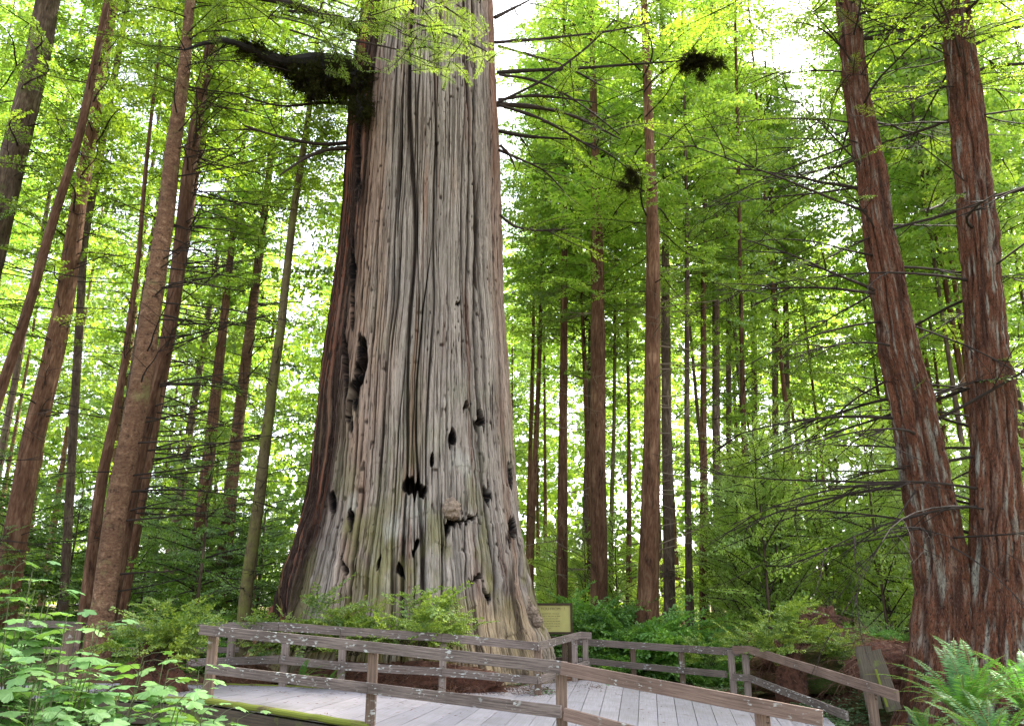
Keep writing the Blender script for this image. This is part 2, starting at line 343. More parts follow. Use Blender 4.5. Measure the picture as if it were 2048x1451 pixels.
def crown(name, rng, sps, nb, H, R0, z0=0, shape=.5, stems=True, leaf='leaf_mid', wood='twig', gap=.25, L0=3.0, tilt0=.05, bare=0, tj=.12):
    """a conifer crown 0..H high round the z axis; returns (leaf mesh, branch mesh)"""
    L = MB(); W = MB(); g = 2.39996
    off = rng.uniform(0, 99)
    for i in range(nb):
        f = (i+rng.uniform(0, 1))/nb; z = z0+(H-z0)*f**.95
        az = i*g+rng.normal(0, .5)
        if vn(np.array([az*1.1+off]), np.array([z*.35]), 3)[0] < gap: continue
        rad = R0*(min(1, .55+f*2.2))*(1-f**2.2)**shape*rng.uniform(.6, 1.2)+.3
        R = rotm(az, rng.normal(tilt0, tj), rng.normal(0, .3+tj*.7))
        place(L, W if stems else None, sps[rng.integers(len(sps))], np.array([math.cos(az)*.1, math.sin(az)*.1, z]), R, rad/L0)
    if not stems:
        for i in range(0, nb):
            az = rng.uniform(0, 2*PI); z = rng.uniform(z0, H); r = R0*rng.uniform(.5, 1); d = np.array([math.cos(az), math.sin(az), .1])
            W.tube([d*.05+[0, 0, z], d*r*.5+[0, 0, z+.1*r], d*r+[0, 0, z-.02*r]], [.03, .02, .008], 3, False)
    for i in range(bare):
        az = rng.uniform(0, 2*PI); z = rng.uniform(-.35*H, z0+2); barelimb(W, rng, np.array([0, 0, z]), az, rng.uniform(.8, 2.8), .014)
    return L.mesh(name+'_foliage', M[leaf]), W.mesh(name+'_branches', M[wood])
def barelimb(W, rng, p, az, L, r, droop=None, sub=4, up=0.1, depth_=0):
    dr = rng.uniform(-.10, .14) if droop is None else droop; n = 7; P = []; a = az; q = np.array(p, float); el = up+rng.normal(0, .1)
    for i in range(n+1):
        P.append(q.copy()); a += rng.normal(0, .10); el -= dr*L/n; q = q+L/n*np.array([math.cos(a)*math.cos(el), math.sin(a)*math.cos(el), math.sin(el)])
    W.tube(P, np.linspace(r, max(r*.22, .0025), n+1), 4 if r < .03 else 6, False)
    if sub and depth_ < 2:
        for k in range(sub):
            i = rng.integers(2, n); barelimb(W, rng, P[i], az+rng.choice([-1, 1])*rng.uniform(.4, 1.1), L*rng.uniform(.2, .5), r*.45, None, sub//2, el, depth_+1)
    return P
# ------------------------------------------------------------ trunks
def interp(P, z):
    P = np.asarray(P); return np.stack([np.interp(z, P[:, 2], P[:, k]) for k in (0, 1, 3)], -1)
def trunkmesh(name, P, mat, ns=20, dz=.5, rid=0.0, nr=14, seed=0, col=None, flare=1.0):
    """P rows x,y,z,r with rising z"""
    P = np.asarray(P, float); z = np.arange(P[0, 2], P[-1, 2]+dz, dz); z[-1] = P[-1, 2]
    A = interp(P, z)
    for _ in range(2): A[1:-1] = (A[:-2]+2*A[1:-1]+A[2:])/4
    th = np.linspace(0, 2*PI, ns+1); T, Z = np.meshgrid(th, z)
    wv = (vn(Z*.5, Z*0, seed)-.5)*.6
    k1 = vn(T/(2*PI)*nr+0*Z, Z*.35, seed+1, nr); k2 = vn(T/(2*PI)*nr*2.0, Z*1.1, seed+2, nr*2)
    ridge = (1-np.abs(2*k1-1))*.6+k2*.4-.5
    rr = A[:, 2:3]*(1+rid*ridge*2+.05*(vn(T/(2*PI)*4, Z*.3, seed+3, 4)-.5))
    rr = rr*(1+(flare-1)*np.exp(-(Z-z[0])/.9)*(.6+.8*vn(T/(2*PI)*5, Z*0, seed+4, 5)))
    X = A[:, 0:1]+rr*np.cos(T); Yy = A[:, 1:2]+rr*np.sin(T)
    V = np.stack([X, Yy, Z], -1).reshape(-1, 3); n = ns+1
    i = np.arange(len(z)-1)[:, None]*n+np.arange(ns)[None]; Q = np.stack([i, i+1, i+n+1, i+n], -1).reshape(-1, 4)
    uv = np.stack([T*A[:, 2].mean(), Z], -1).reshape(-1, 2)
    c = None if col is None else col(T, Z, ridge).reshape(-1, 3)
    return mesh(name, V, Q, mat, True, uv, c)
def path(pp, Y, Htot=None, base=None):
    """pixel trunk path [(x,y,width)...] from the bottom up at distance Y -> rows x,y,z,r"""
    R = []
    for (x, y, w_) in pp:
        p = px(x, y, Y); R.append([p[0], Y, p[2], pxr(w_, p)])
    a, b = R[0], R[1]; g = float(gz(a[0], Y))-.25
    if a[2] > g:
        s = (a[2]-g)/(b[2]-a[2]); R.insert(0, [a[0]-(b[0]-a[0])*s, Y, g, a[3]+(a[3]-b[3])*min(s, 1.5)])
    else: R[0][2] = g
    a, b = R[-2], R[-1]; H = Htot or 34
    if b[2] < H:
        s = (H-b[2])/(b[2]-a[2]); R.append([b[0]+(b[0]-a[0])*s*.7, Y, H, max(.05, b[3]*.25)])
    return np.array(R)
# ------------------------------------------------------------ shared crowns
rc = np.random.default_rng(21)
CN = [crown('crown_near%d' % i, rc, SPN, 76, 26, 3.6, stems=True, leaf='leaf_mid', gap=.30) for i in range(3)]
CF = [crown('crown_far%d' % i, rc, SPF, 135, 34, 4.2, stems=False, leaf='leaf_sun', gap=.32) for i in range(4)]
CG = [crown('crown_deep%d' % i, rc, SPF, 115, 30, 3.9, stems=False, leaf='leaf_mid', gap=.32) for i in range(3)]
def tree(name, label, pp, Y, mat, crown_=None, cz=7, ch=28, cw=1.0, group=None, limbs=0, limb_len=2.5, ns=20, dz=.5, rid=.05, nr=12, seed=1, Htot=36, limb_side=None, limb_mat='twig', zr=None, flare=1.25, cleaf=None):
    P = path(pp, Y, Htot); b = P[0]; loc = np.array([b[0], b[1], b[2]])
    t = thing(name, label, 'tree', tuple(loc), group); Pl = P.copy(); Pl[:, :3] -= loc
    obj('trunk', trunkmesh('trunk', Pl, M[mat], ns, dz, rid, nr, seed, flare=flare), t)
    rng = np.random.default_rng(seed+500)
    if crown_:
        me, wo = crown_[seed % len(crown_)]
        p0 = interp(Pl, np.array([cz]))[0]; p1 = interp(Pl, np.array([min(cz+ch, Pl[-1, 2])]))[0]
        d = Vector((p1[0]-p0[0], p1[1]-p0[1], min(cz+ch, Pl[-1, 2])-cz))
        q = d.to_track_quat('Z', 'Y').to_euler()
        H0 = 26 if crown_ is CN else (34 if crown_ is CF else 30)
        for nm, m_ in (('crown', me), ('branches', wo)):
            c = obj(nm, m_, t, (p0[0], p0[1], cz)); c.rotation_euler = q; c.scale = (cw, cw, d.length/H0); 
            if nm == 'crown' and cleaf: pass
    if limbs:
        z0, z1 = zr or (1.5, cz+4)
        for k in range(limbs):
            z = rng.uniform(z0, z1); a = interp(Pl, np.array([z]))[0]
            az = rng.uniform(0, 2*PI) if limb_side is None else rng.normal(limb_side, .8)
            W = MB(); barelimb(W, rng, (a[0]+math.cos(az)*a[2]*.8, a[1]+math.sin(az)*a[2]*.8, z), az, limb_len*rng.uniform(.35, 1.2), min(.028, .010+.006*limb_len*rng.uniform(.5, 1)))
            W.build('limb', M[limb_mat], t)
    return t
def sc_(pts, ox, oy, s): return [(ox+x/s, oy+y/s, w_) for x, y, w_ in pts]
T = tree
# left side of the photograph
T('redwood_tree', 'thick pale brown trunk leaning out of the upper left corner of the photo', [(-150, 1080, 50), (0, 440, 46), (25, 320, 46), (70, 145, 44), (96, 0, 42)], 25, 'bark_grey', CN, 13, 22, 1.1, limbs=26, seed=3, rid=.06, ns=32, dz=.3, zr=(6, 18))
T('dead_sapling_tree', 'slim bare reddish trunk slanting beside the upper left corner trunk', [(-120, 1180, 20), (0, 785, 20), (54, 625, 19), (96, 473, 17), (160, 270, 16), (193, 110, 14)], 21, 'bark_red', None, limbs=26, limb_len=2.2, seed=4, Htot=24, zr=(3, 20))
T('redwood_tree', 'red brown trunk at the left edge, its base left of the nearly black trunk', [(22, 1130, 46), (60, 900, 41), (105, 720, 40), (130, 600, 35), (158, 400, 28), (190, 235, 22), (213, 90, 18)], 25, 'bark_red', CN, 9, 24, 1.0, limbs=30, seed=5, rid=.06, ns=32, dz=.3, zr=(2, 16))
T('redwood_tree', 'thinner brown stem just right of the red brown left edge trunk', [(150, 800, 16), (168, 480, 15), (213, 240, 14), (235, 120, 12)], 27, 'bark_grey', CG, 14, 22, .8, limbs=8, seed=6, zr=(8, 18))
T('fir_tree', 'pale scaly lichen covered trunk, foremost of the cluster left of the giant redwood', [(203, 1235, 46), (208, 1200, 43), (233, 1013, 41), (258, 889, 41), (290, 724, 40), (301, 627, 38), (331, 434, 33), (347, 290, 28), (368, 145, 23), (376, 48, 19)], 19, 'bark_lichen', CN, 15, 20, .9, limbs=40, limb_len=3.2, seed=7, rid=.06, ns=72, dz=.08, nr=24, zr=(2, 17), limb_side=0.1, Htot=32)
T('fir_tree', 'sunlit reddish trunk directly behind the pale scaly trunk', [(218, 1215, 34), (256, 1013, 32), (281, 890, 30), (306, 786, 29), (335, 683, 28), (356, 540, 27), (378, 338, 25), (401, 193, 22), (426, 72, 20)], 21.5, 'bark_red', CG, 16, 20, .8, limbs=46, limb_len=4.2, seed=8, rid=.06, ns=48, dz=.12, nr=18, zr=(4, 17), limb_side=-.1)
T('fir_tree', 'dark slim trunk topped by the two pale scaly trunks on their right side', [(300, 900, 20), (345, 640, 20), (368, 480, 19), (392, 330, 18), (411, 225, 15)], 24, 'bark_red', CG, 15, 18, .7, limbs=40, limb_len=3.8, seed=9, zr=(5, 16), limb_side=0, Htot=28)
T('fir_tree', 'nearly black slender trunk left of the pale scaly trunk', [(172, 1225, 27), (180, 1150, 24), (200, 972, 22), (227, 848, 18), (250, 724, 13), (265, 600, 11), (276, 530, 9), (289, 362, 8), (299, 265, 7)], 23, 'bark_red', None, limbs=26, limb_len=1.8, seed=10, zr=(1, 15), Htot=20)
T('redwood_tree', 'reddish mid distance trunk between the scaly cluster and the mossy trunk', [(390, 1180, 30), (397, 1075, 26), (413, 951, 25), (421, 889, 23), (432, 780, 20), (443, 683, 18), (452, 600, 15), (465, 480, 12)], 34, 'bark_red', CF, 15, 24, .9, limbs=14, seed=11, rid=.08, zr=(2, 16))
T('mossy_tree', 'slim yellow green mossy trunk between the scaly cluster and the giant redwood', [(487, 1255, 27), (492, 1179, 25), (519, 993, 23), (533, 869, 21), (546, 765, 19), (564, 641, 17), (567, 603, 16), (586, 434, 14), (612, 265, 12), (622, 190, 9)], 22, 'bark_moss', CG, 13.5, 10, .6, limbs=34, limb_len=1.5, seed=12, dz=.2, zr=(1.5, 15), Htot=24, flare=1.1)
# right of the giant
T('spruce_tree', 'thin reddish trunk nearest to the right flank of the giant redwood', [(1056, 1200, 10), (1057, 1040, 9), (1062, 848, 8), (1066, 700, 7)], 44, 'bark_red', CF, 17, 24, .7, seed=13)
T('spruce_tree', 'orange brown thin trunk second from the right flank of the giant redwood', [(1060, 1215, 13), (1064, 1050, 12), (1077, 765, 9), (1082, 600, 8)], 40, 'bark_red', CF, 16, 24, .8, seed=14, limbs=8)
T('spruce_tree', 'straight dark brown trunk behind the sign with mossy upper half', [(1124, 1190, 22), (1125, 1000, 21), (1126, 890, 18), (1128, 641, 14), (1129, 440, 11)], 36, 'bark_red', CF, 15, 24, .7, limbs=22, seed=15, zr=(3, 18), limb_mat='twigpale')
T('spruce_tree', 'slim trunk close to the left of the broad two toned trunk behind the far railing', [(1170, 1190, 15), (1172, 1000, 13), (1176, 850, 10), (1180, 700, 8)], 40, 'bark_grey', CF, 16, 22, .8, limbs=10, seed=16)
T('spruce_tree', 'broad two toned red and black trunk behind the dark green bushes', [(1198, 1200, 35), (1198, 1100, 33), (1196, 970, 32), (1196, 683, 29), (1195, 530, 26), (1190, 313, 17)], 33, 'bark_red', CF, 15, 26, 1.05, limbs=26, seed=17, rid=.07, ns=30, dz=.3, zr=(3, 18), limb_mat='twigpale')
T('spruce_tree', 'slender mossy stem right of the broad two toned trunk', [(1222, 1190, 11), (1223, 1013, 9), (1228, 850, 7)], 38, 'bark_moss', CF, 14, 20, .6, limbs=14, seed=18, limb_mat='twigpale')
T('spruce_tree', 'thin dark red trunk midway between the two broadest trunks of the right wood', [(1257, 1240, 12), (1258, 1100, 11), (1258, 930, 9), (1258, 880, 7)], 42, 'bark_red', CF, 15, 22, .7, limbs=10, seed=19)
T('spruce_tree', 'stoutest upright trunk right of the sign with knobbly whorl rings', [(1294, 1225, 47), (1296, 1187, 42), (1300, 1040, 38), (1304, 890, 34), (1306, 600, 29), (1306, 482, 26), (1303, 386, 21)], 27, 'bark_red', CN, 12, 24, 1.15, limbs=34, limb_len=2.4, seed=20, rid=.04, ns=36, dz=.2, zr=(3, 14), limb_mat='twigpale', limb_side=.1)
T('spruce_tree', 'trunk with mossy patches just right of the stoutest upright trunk', [(1341, 1280, 26), (1339, 1180, 23), (1333, 848, 20), (1331, 600, 17), (1331, 450, 13)], 33, 'bark_grey', CF, 15, 22, .7, limbs=20, seed=21, zr=(3, 18), limb_mat='twigpale')
T('spruce_tree', 'narrow straight trunk rising in the gap over the far railing middle post', [(1381, 1340, 21), (1380, 1250, 19), (1378, 1158, 15), (1374, 848, 11), (1374, 600, 9), (1374, 450, 7)], 31, 'bark_grey', CF, 15, 22, .7, limbs=22, seed=22, zr=(3, 18))
T('spruce_tree', 'red brown trunk second right of the far railing middle post', [(1409, 1290, 18), (1407, 1158, 17), (1407, 848, 13), (1407, 600, 11), (1409, 400, 8)], 37, 'bark_red', CF, 16, 22, .65, limbs=12, seed=23)
T('spruce_tree', 'upright trunk left of the far railing corner posts', [(1438, 1290, 20), (1436, 1100, 18), (1432, 848, 15), (1432, 600, 14), (1432, 420, 11)], 38, 'bark_grey', CF, 17, 22, .65, limbs=12, seed=24)
T('spruce_tree', 'slim greyish trunk fading among foliage above the far railing corner', [(1459, 1200, 12), (1457, 724, 10), (1456, 500, 8)], 46, 'bark_grey', CF, 18, 22, .8, seed=25)
T('spruce_tree', 'dark trunk behind the small framed notice', [(1487, 1290, 16), (1486, 1200, 14), (1487, 1050, 12), (1488, 900, 10)], 33, 'bark_red', CG, 9, 22, .7, limbs=8, seed=26)
T('spruce_tree', 'pinkish slim trunk standing in the bright gap of the right wood', [(1512, 1150, 12), (1508, 683, 11), (1503, 430, 8)], 47, 'bark_grey', CF, 20, 20, .7, seed=27, limbs=8)
T('spruce_tree', 'left one of the paired slim trunks right of the bright gap', [(1552, 1150, 14), (1550, 683, 12), (1545, 440, 10)], 45, 'bark_grey', CF, 20, 20, .7, seed=28)
T('spruce_tree', 'right one of the paired slim trunks right of the bright gap', [(1576, 1150, 13), (1573, 683, 11), (1568, 450, 9)], 47, 'bark_grey', CF, 20, 20, .7, seed=29)
# ------------------------------------------------------------ background trees
def back_trees():
    rng = np.random.default_rng(5); protos = []
    for k in range(6):
        t = thing('forest_tree', 'x', 'tree', (0, 0, 0)); Hh = 50
        P = np.array([[0, 0, -.3, .16+.03*k], [.1, 0, 8, .13+.022*k], [-.1, .1, 20, .09+.01*k], [0, 0, Hh, .03]])
        obj('trunk', trunkmesh('trunk', P, M[['bark_red', 'bark_grey', 'bark_lichen'][k % 3]], 12, 1.0, .06, 8, k), t)
        me, wo = (CF+CG)[k]; z0 = [13, 17, 21, 15, 5, 8][k]
        for nm, m_ in (('crown', me), ('branches', wo)):
            c = obj(nm, m_, t, (0, 0, z0)); c.scale = (1.0, 1.0, (50-z0)/34)
        protos.append(t)
    used = [False]*6
    spots = []
    tries = 0
    while len(spots) < 70 and tries < 9000:
        tries += 1
        Y = rng.uniform(34, 95); X = rng.uniform(-.72, .78)*Y
        if abs(X+.02*Y) < .10*Y and Y < 60: continue
        # keep the sky gap left of the giant fairly open
        r = X/Y
        if -.33 < r < -.18 and rng.random() < .6: continue
        if .25 < r < .36 and rng.random() < .6: continue
        if any((X-a)**2+(Y-b)**2 < 14 for a, b in spots): continue
        spots.append((X, Y))
    for _ in range(14):
        Y = rng.uniform(32, 60); spots.append((rng.uniform(.48, .80)*Y, Y))
    for X, Y in spots:
        left = X < 0; k = int(rng.integers(4)) if (not left or rng.random() < .45) else int(rng.integers(4, 6))
        t = protos[k] if not used[k] else copy_tree(protos[k]); used[k] = True
        t.location = (X, Y, float(gz(X, Y))-.1); s = rng.uniform(.8, 1.15); t.scale = (s, s, s*rng.uniform(.9, 1.1)); t.rotation_euler = (rng.normal(0, .015), rng.normal(0, .015), rng.uniform(0, 6.28))
        side = 'left' if left else 'right'
        r_ = X/Y; where = ('at the far left of the photo' if r_ < -.50 else 'behind the scaly trunk cluster' if r_ < -.33 else 'behind the mossy trunk' if r_ < 0 else 'just right of the giant redwood' if r_ < .14 else 'behind the stoutest upright trunk' if r_ < .24 else 'left of the leaning redwoods' if r_ < .46 else 'behind the leaning redwoods')
        t['label'] = 'distant slim conifer in the background forest ' + where
        t['group'] = 'background forest trees ' + where
    for k, u in enumerate(used):
        if not u:
            for c in list(protos[k].children): bpy.data.objects.remove(c)
            bpy.data.objects.remove(protos[k])
back_trees()
def far_mass():
    rng = np.random.default_rng(77); L = MB()
    for i in range(3300):
        a = rng.uniform(-.85, .9); Y = rng.uniform(96, 135); z = 50*rng.random()**1.25+.5
        place(L, None, SPM[i % 3], np.array([a*Y, Y, z]), rotm(rng.uniform(0, 6.28), rng.normal(.1, .4), rng.normal(0, .6)), rng.uniform(1.6, 2.6))
    o = L.build('distant_forest', M['leaf_far']); tag(o, 'hazy bright green mass of far off woodland closing the gaps', 'forest', None, 'stuff')
far_mass()
# ------------------------------------------------------------ understory: saplings and bushes
def sapling_protos(n, leaf, H, R0, nb, seed, sps=SPS, name='sapling_tree', L0=1.3):
    out_ = []
    for k in range(n):
        rng = np.random.default_rng(seed+k); me, wo = crown(name+str(k), rng, sps, nb, H, R0, .25, .6, True, leaf, 'twig', .12, L0, .12 if leaf == 'leaf_dark' else .35, 0, .15 if leaf == 'leaf_dark' else .42)
        t = thing(name, 'x', 'sapling'); h = H
        obj('trunk', trunkmesh('trunk', [[0, 0, -.3, .05], [.05, 0, h*.5, .035], [0, 0, h, .01]], M['bark_grey'], 8, .4, .02, 4, k, flare=1), t)
        obj('branches', wo, t); obj('foliage', me, t); out_.append(t)
    return out_
def scatter_things(protos, spots, cat):
    used = [False]*len(protos)
    for i, (x, y, Y, s, lab, grp) in enumerate(spots):
        k = i % len(protos); t = protos[k] if not used[k] else copy_tree(protos[k]); used[k] = True
        X = (x-1024)/F_PX/CP*Y if y is None else px(x, y, Y)[0]
        z = float(gz(X, Y)) if y is None else px(x, y, Y)[2]
        t.location = (X, Y, z); t.scale = (s, s, s); t.rotation_euler[2] = i*1.7; t['label'] = lab; t['category'] = cat
        if grp: t['group'] = grp
        elif 'group' in t.keys(): del t['group']
rs = np.random.default_rng(12)
SAP = sapling_protos(4, 'leaf_sapling', 7.5, 1.9, 60, 300)
spots = []
for i in range(30):
    spots.append((rs.uniform(1400, 1860), None, rs.uniform(24, 36), rs.uniform(.7, 1.15), 'young green hemlock sapling crowding the hollow left of the leaning redwoods', 'saplings left of the leaning redwoods'))
for i in range(12):
    spots.append((rs.uniform(1850, 2250), None, rs.uniform(24, 34), rs.uniform(.8, 1.4), 'young green sapling behind the leaning redwoods at the right edge', 'saplings behind the leaning redwoods'))
for i in range(16):
    spots.append((rs.uniform(1080, 1420), None, rs.uniform(36, 52), rs.uniform(.5, .9), 'low young sapling among the straight trunks beyond the far railing', 'saplings among the straight trunks'))
scatter_things(SAP, spots, 'sapling')
SAD = sapling_protos(3, 'leaf_dark', 6.0, 2.1, 42, 400)
spots = []
for i in range(34):
    spots.append((rs.uniform(-120, 560), None, rs.uniform(24, 40), rs.uniform(.5, 1.15), 'deep green young hemlock in the shaded undergrowth left of the giant redwood', 'shaded saplings left of the giant redwood'))
scatter_things(SAD, spots, 'sapling')
def bush_protos(n, leaf, seed, nb=60, R0=1.0, h=1.3, name='bush', wood='twig', sps=SPB):
    out_ = []
    for k in range(n):
        rng = np.random.default_rng(seed+k); L = MB(); W = MB()
        for i in range(nb):
            az = rng.uniform(0, 6.28); el = rng.uniform(.1, 1.25); b = np.array([rng.normal(0, .12), rng.normal(0, .12), 0]); ln = rng.uniform(.35, .85)
            d = np.array([math.cos(az)*math.cos(el)*R0, math.sin(az)*math.cos(el)*R0, math.sin(el)*h])
            p = b+d*ln; W.tube([b, b+d*ln*.5+rng.normal(0, .03, 3), p], [.006, .004, .002], 3, False)
            for q in range(4):
                place(L, None, sps[rng.integers(len(sps))], b+d*ln*rng.uniform(.55, 1), rotm(az+rng.normal(0, .7), rng.normal(.1, .3), rng.normal(0, .3)), rng.uniform(.4, .75))
        t = thing(name, 'x', 'bush'); W.build('stems', M[wood], t); L.build('foliage', M[leaf], t); out_.append(t)
    return out_
BU = bush_protos(3, 'leaf_bush', 600, 80)
spots = [(1270, None, 25.2, 2.0, 'dense dark green bush behind the far railing right of the sign', None), (1222, None, 25.8, 1.7, 'green bush close behind the right end of the sign', None), (1322, None, 25.6, 1.9, 'leafy bush at the foot of the stoutest upright trunk', None),
 (1132, None, 29, 2.3, 'bushy green shrub rising behind the top of the sign', None), (1178, None, 27.5, 2.2, 'broad green shrub behind the railing corner beside the sign', None), (1090, None, 27.5, .8, 'low bush between giant redwood and sign', None)]
for i in range(26):
    x = rs.uniform(-50, 540); spots.append((x, None, rs.uniform(20, 30), rs.uniform(.7, 1.3), 'low dark bush in the undergrowth beyond the left railing', 'bushes beyond the left railing'))
for i in range(18):
    x = rs.uniform(1380, 1860); spots.append((x, None, rs.uniform(22, 27), rs.uniform(.6, 1.1), 'low bush in the tangle behind the right hand railing', 'bushes behind the right railing'))
scatter_things(BU, spots, 'bush')
HB = bush_protos(3, 'leaf_shrub', 700, 24, name='huckleberry_bush')
spots = [(300, 1330, 14.6, 1.05, 'pale green huckleberry bush growing from the rotten stump at the left railing', None), (345, 1290, 15.0, .75, 'smaller huckleberry clump to the right on the rotten stump', None),
 (625, 1300, 16.9, 1.25, 'yellow green huckleberry at the left foot of the giant redwood', None), (700, 1310, 16.8, 1.0, 'huckleberry just left of centre against the giant trunk base', None), (830, 1300, 16.9, 1.15, 'bright huckleberry bush against the middle of the giant trunk base', None), (880, 1290, 17.1, .9, 'bright huckleberry right of the middle one at the giant trunk base', None), (560, 1300, 16.8, .8, 'small huckleberry by the left railing corner post', None),
 (1560, 1310, 19.0, 1.1, 'sparse huckleberry on the left end of the root mound', None), (1690, 1325, 19.2, .8, 'sparse huckleberry on the right slope of the root mound', None), (1610, 1290, 19, .7, 'sparse huckleberry on top of the root mound', None), (1420, 1330, 23, .8, 'low huckleberry beyond the far railing near its corner', None)]
scatter_things(HB, spots, 'bush')
# ------------------------------------------------------------ the giant redwood
GY = 21.0
SIL = [(0, 722, 990), (193, 698, 997), (400, 683, 1001), (600, 660, 1006), (800, 632, 1022), (900, 622, 1028), (980, 612, 1032), (1050, 598, 1040), (1100, 585, 1049), (1150, 572, 1059), (1200, 560, 1069), (1250, 545, 1084), (1300, 518, 1106), (1385, 470, 1140)]
HOLES = [(830, 975, 23, 17, .6), (722, 722, 10, 44, .5), (712, 770, 10, 42, .5), (699, 806, 6, 46, .4), (690, 720, 5, 70, .35), (706, 560, 5, 90, .3), (716, 300, 6, 90, .35), (958, 846, 12, 17, .5), (934, 812, 8, 8, .4), (906, 885, 9, 20, .4), (862, 912, 5, 14, .35), (902, 1048, 15, 15, .45), (830, 1090, 9, 9, .4),
 (665, 1000, 9, 26, .35), (700, 1040, 8, 18, .3), (1024, 1060, 6, 26, .35), (1020, 940, 5, 34, .3), (691, 1130, 9, 9, .4), (915, 605, 5, 5, .3),
 (950, 1160, 14, 6, .3), (970, 1185, 8, 10, .3), (800, 1150, 8, 12, .3), (760, 1120, 6, 12, .3), (935, 1040, 22, 5, .3), (975, 990, 7, 20, .3),]
def giant_tree():
    rows = []
    for y, l, r in SIL:
        pm = px((l+r)/2, y, GY); rows.append([pm[0], GY+.3, pm[2], (r-l)/2/F_PX*depth(pm)])
    rows = np.array(rows)[::-1]; top = rows[-1]; bot = rows[0]
    rows = np.vstack([[bot[0], bot[1], bot[2]-.7, bot[3]+.35], rows, [top[0], top[1], top[2]+12, top[3]*.8], [top[0], top[1], top[2]+35, top[3]*.35]])
    rows[:, 2] = np.maximum.accumulate(rows[:, 2]+np.arange(len(rows))*1e-4)
    zt = top[2]
    z = np.concatenate([np.arange(rows[0, 2], zt+.3, .026), np.linspace(zt+.4, rows[-1, 2], 50)])
    A = interp(rows, z)
    for _ in range(30): A[1:-1] = (A[:-2]+2*A[1:-1]+A[2:])/4
    th = np.concatenate([np.linspace(-PI-.25, .25, 1400)[:-1], np.linspace(.25, PI-.25, 150)])     # fine on the side the walk passes
    T_, Z = np.meshgrid(th, z); u = T_/(2*PI)
    H = lambda k, kz, s, wob=0: vn(np.mod(u, 1)*k, Z*kz, s, k)
    warp = (fbm(Z*.11, u*5, 4)-.5)*.022
    base = np.exp(-np.maximum(Z+.3, 0)/2.6)
    um = np.mod(u+warp, 1)
    circ = 2*PI*A[:, 2:3]
    def cracks(k, kz, amp, wid, sd, cov=.5):
        """narrow furrows: k of them round the trunk, each wandering slowly with height"""
        v = um*k; i0 = np.floor(v); best = np.zeros_like(v); dm = np.full_like(v, 9.)
        for o in (-1, 0, 1):
            i = np.mod(i0+o, k); p = i0+o+.5+amp*(vn(i*7.31+.5, Z*kz+i*.37, sd)-.5)+amp*.25*(vn(i*3.1+.5, Z*kz*4+i, sd+5)-.5)
            wv = wid*np.clip((fbm(i*5.17+.5, Z*kz*1.6+i*.7, sd+9, 3)/.87-cov)*4+.35, 0, 1.6)
            dd = np.abs(v-p)/k*circ; best = np.maximum(best, np.clip(1.25-dd/(wv+1e-4), 0, 1)*(wv > .004)); dm = np.minimum(dm, dd)
        return best, dm
    f1, d1 = cracks(30, .09, 1.5, .050, 11, .50); f2, d2 = cracks(78, .14, 1.5, .024, 12, .47); f3, d3 = cracks(185, .22, 1.5, .013, 13, .45)
    lf = (vn(um*9, Z*.10, 14, 9)-.5); lf2 = vn(um*24, Z*.35, 15, 24)-.5
    side = np.clip((u+.62)/.22, 0, 1)                                                                 # 0 on the left flank
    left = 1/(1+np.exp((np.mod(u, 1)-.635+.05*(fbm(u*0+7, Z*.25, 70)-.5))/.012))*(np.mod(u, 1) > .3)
    depthf = (1+1.3*left)
    hf = vn(um*560, Z*1.3, 73, 560); hf2 = vn(um*300, Z*.5, 74, 300); spk = np.clip((vn(um*330, Z*6, 75, 330)-.80)*8, 0, 1)*np.clip((fbm(um*30, Z*.5, 76)-.4)*8, 0, 1)
    d = .24*lf+.09*lf2-(.15*f1+.085*f2)*depthf-.04*f3-.03*spk+.02*(hf-.5)-.05*np.exp(-d1/.05)-.03*np.exp(-d2/.03)+.05*(np.floor(vn(um*54, Z*.22, 24, 54)*4)/4-.5)+.035*(vn(um*420, Z*4.5, 16, 420)-.5)
    d += base*(.60*(vn(um*7, Z*.2, 17, 7)-.5)+.45*(vn(um*17, Z*.9, 18, 17)-.5)+.22*(vn(um*50, Z*2.2, 19, 50)-.5)+.10*(vn(um*130, Z*5, 20, 130)-.5))
    brk = (vn(um*70, Z*1.6, 23, 70)-.5); d += .045*np.where(brk > .16, 1, 0)*np.clip(1.1-Z/8, .0, 1)
    R = A[:, 2:3]+d
    X = A[:, 0:1]+R*np.cos(T_); Y = A[:, 1:2]+R*np.sin(T_)
    # project to photo pixels to carve the scars where they are on the trunk
    vx, vy, vz = X, Y, Z-EYE; dp = vy*CP+vz*SP; PX = 1024+vx/dp*F_PX; PY = 725.5-(vz*CP-vy*SP)/dp*F_PX
    front = np.sin(T_) < .15
    black_or_shade = np.zeros_like(R); carve = np.zeros_like(R)
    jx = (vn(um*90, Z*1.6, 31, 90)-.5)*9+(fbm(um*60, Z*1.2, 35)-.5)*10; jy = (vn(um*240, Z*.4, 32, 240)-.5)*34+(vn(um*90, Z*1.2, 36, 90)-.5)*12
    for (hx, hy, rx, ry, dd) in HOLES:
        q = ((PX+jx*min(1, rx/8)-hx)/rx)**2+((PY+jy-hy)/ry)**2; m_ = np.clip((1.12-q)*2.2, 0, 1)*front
        carve = np.maximum(carve, m_*dd); black_or_shade = np.maximum(black_or_shade, np.clip((1.36-q)*2.6, 0, 1)*front)  # black mask paints shade into the carved holes, along with burnt scar wood
    R = R-carve
    X = A[:, 0:1]+R*np.cos(T_); Y = A[:, 1:2]+R*np.sin(T_)
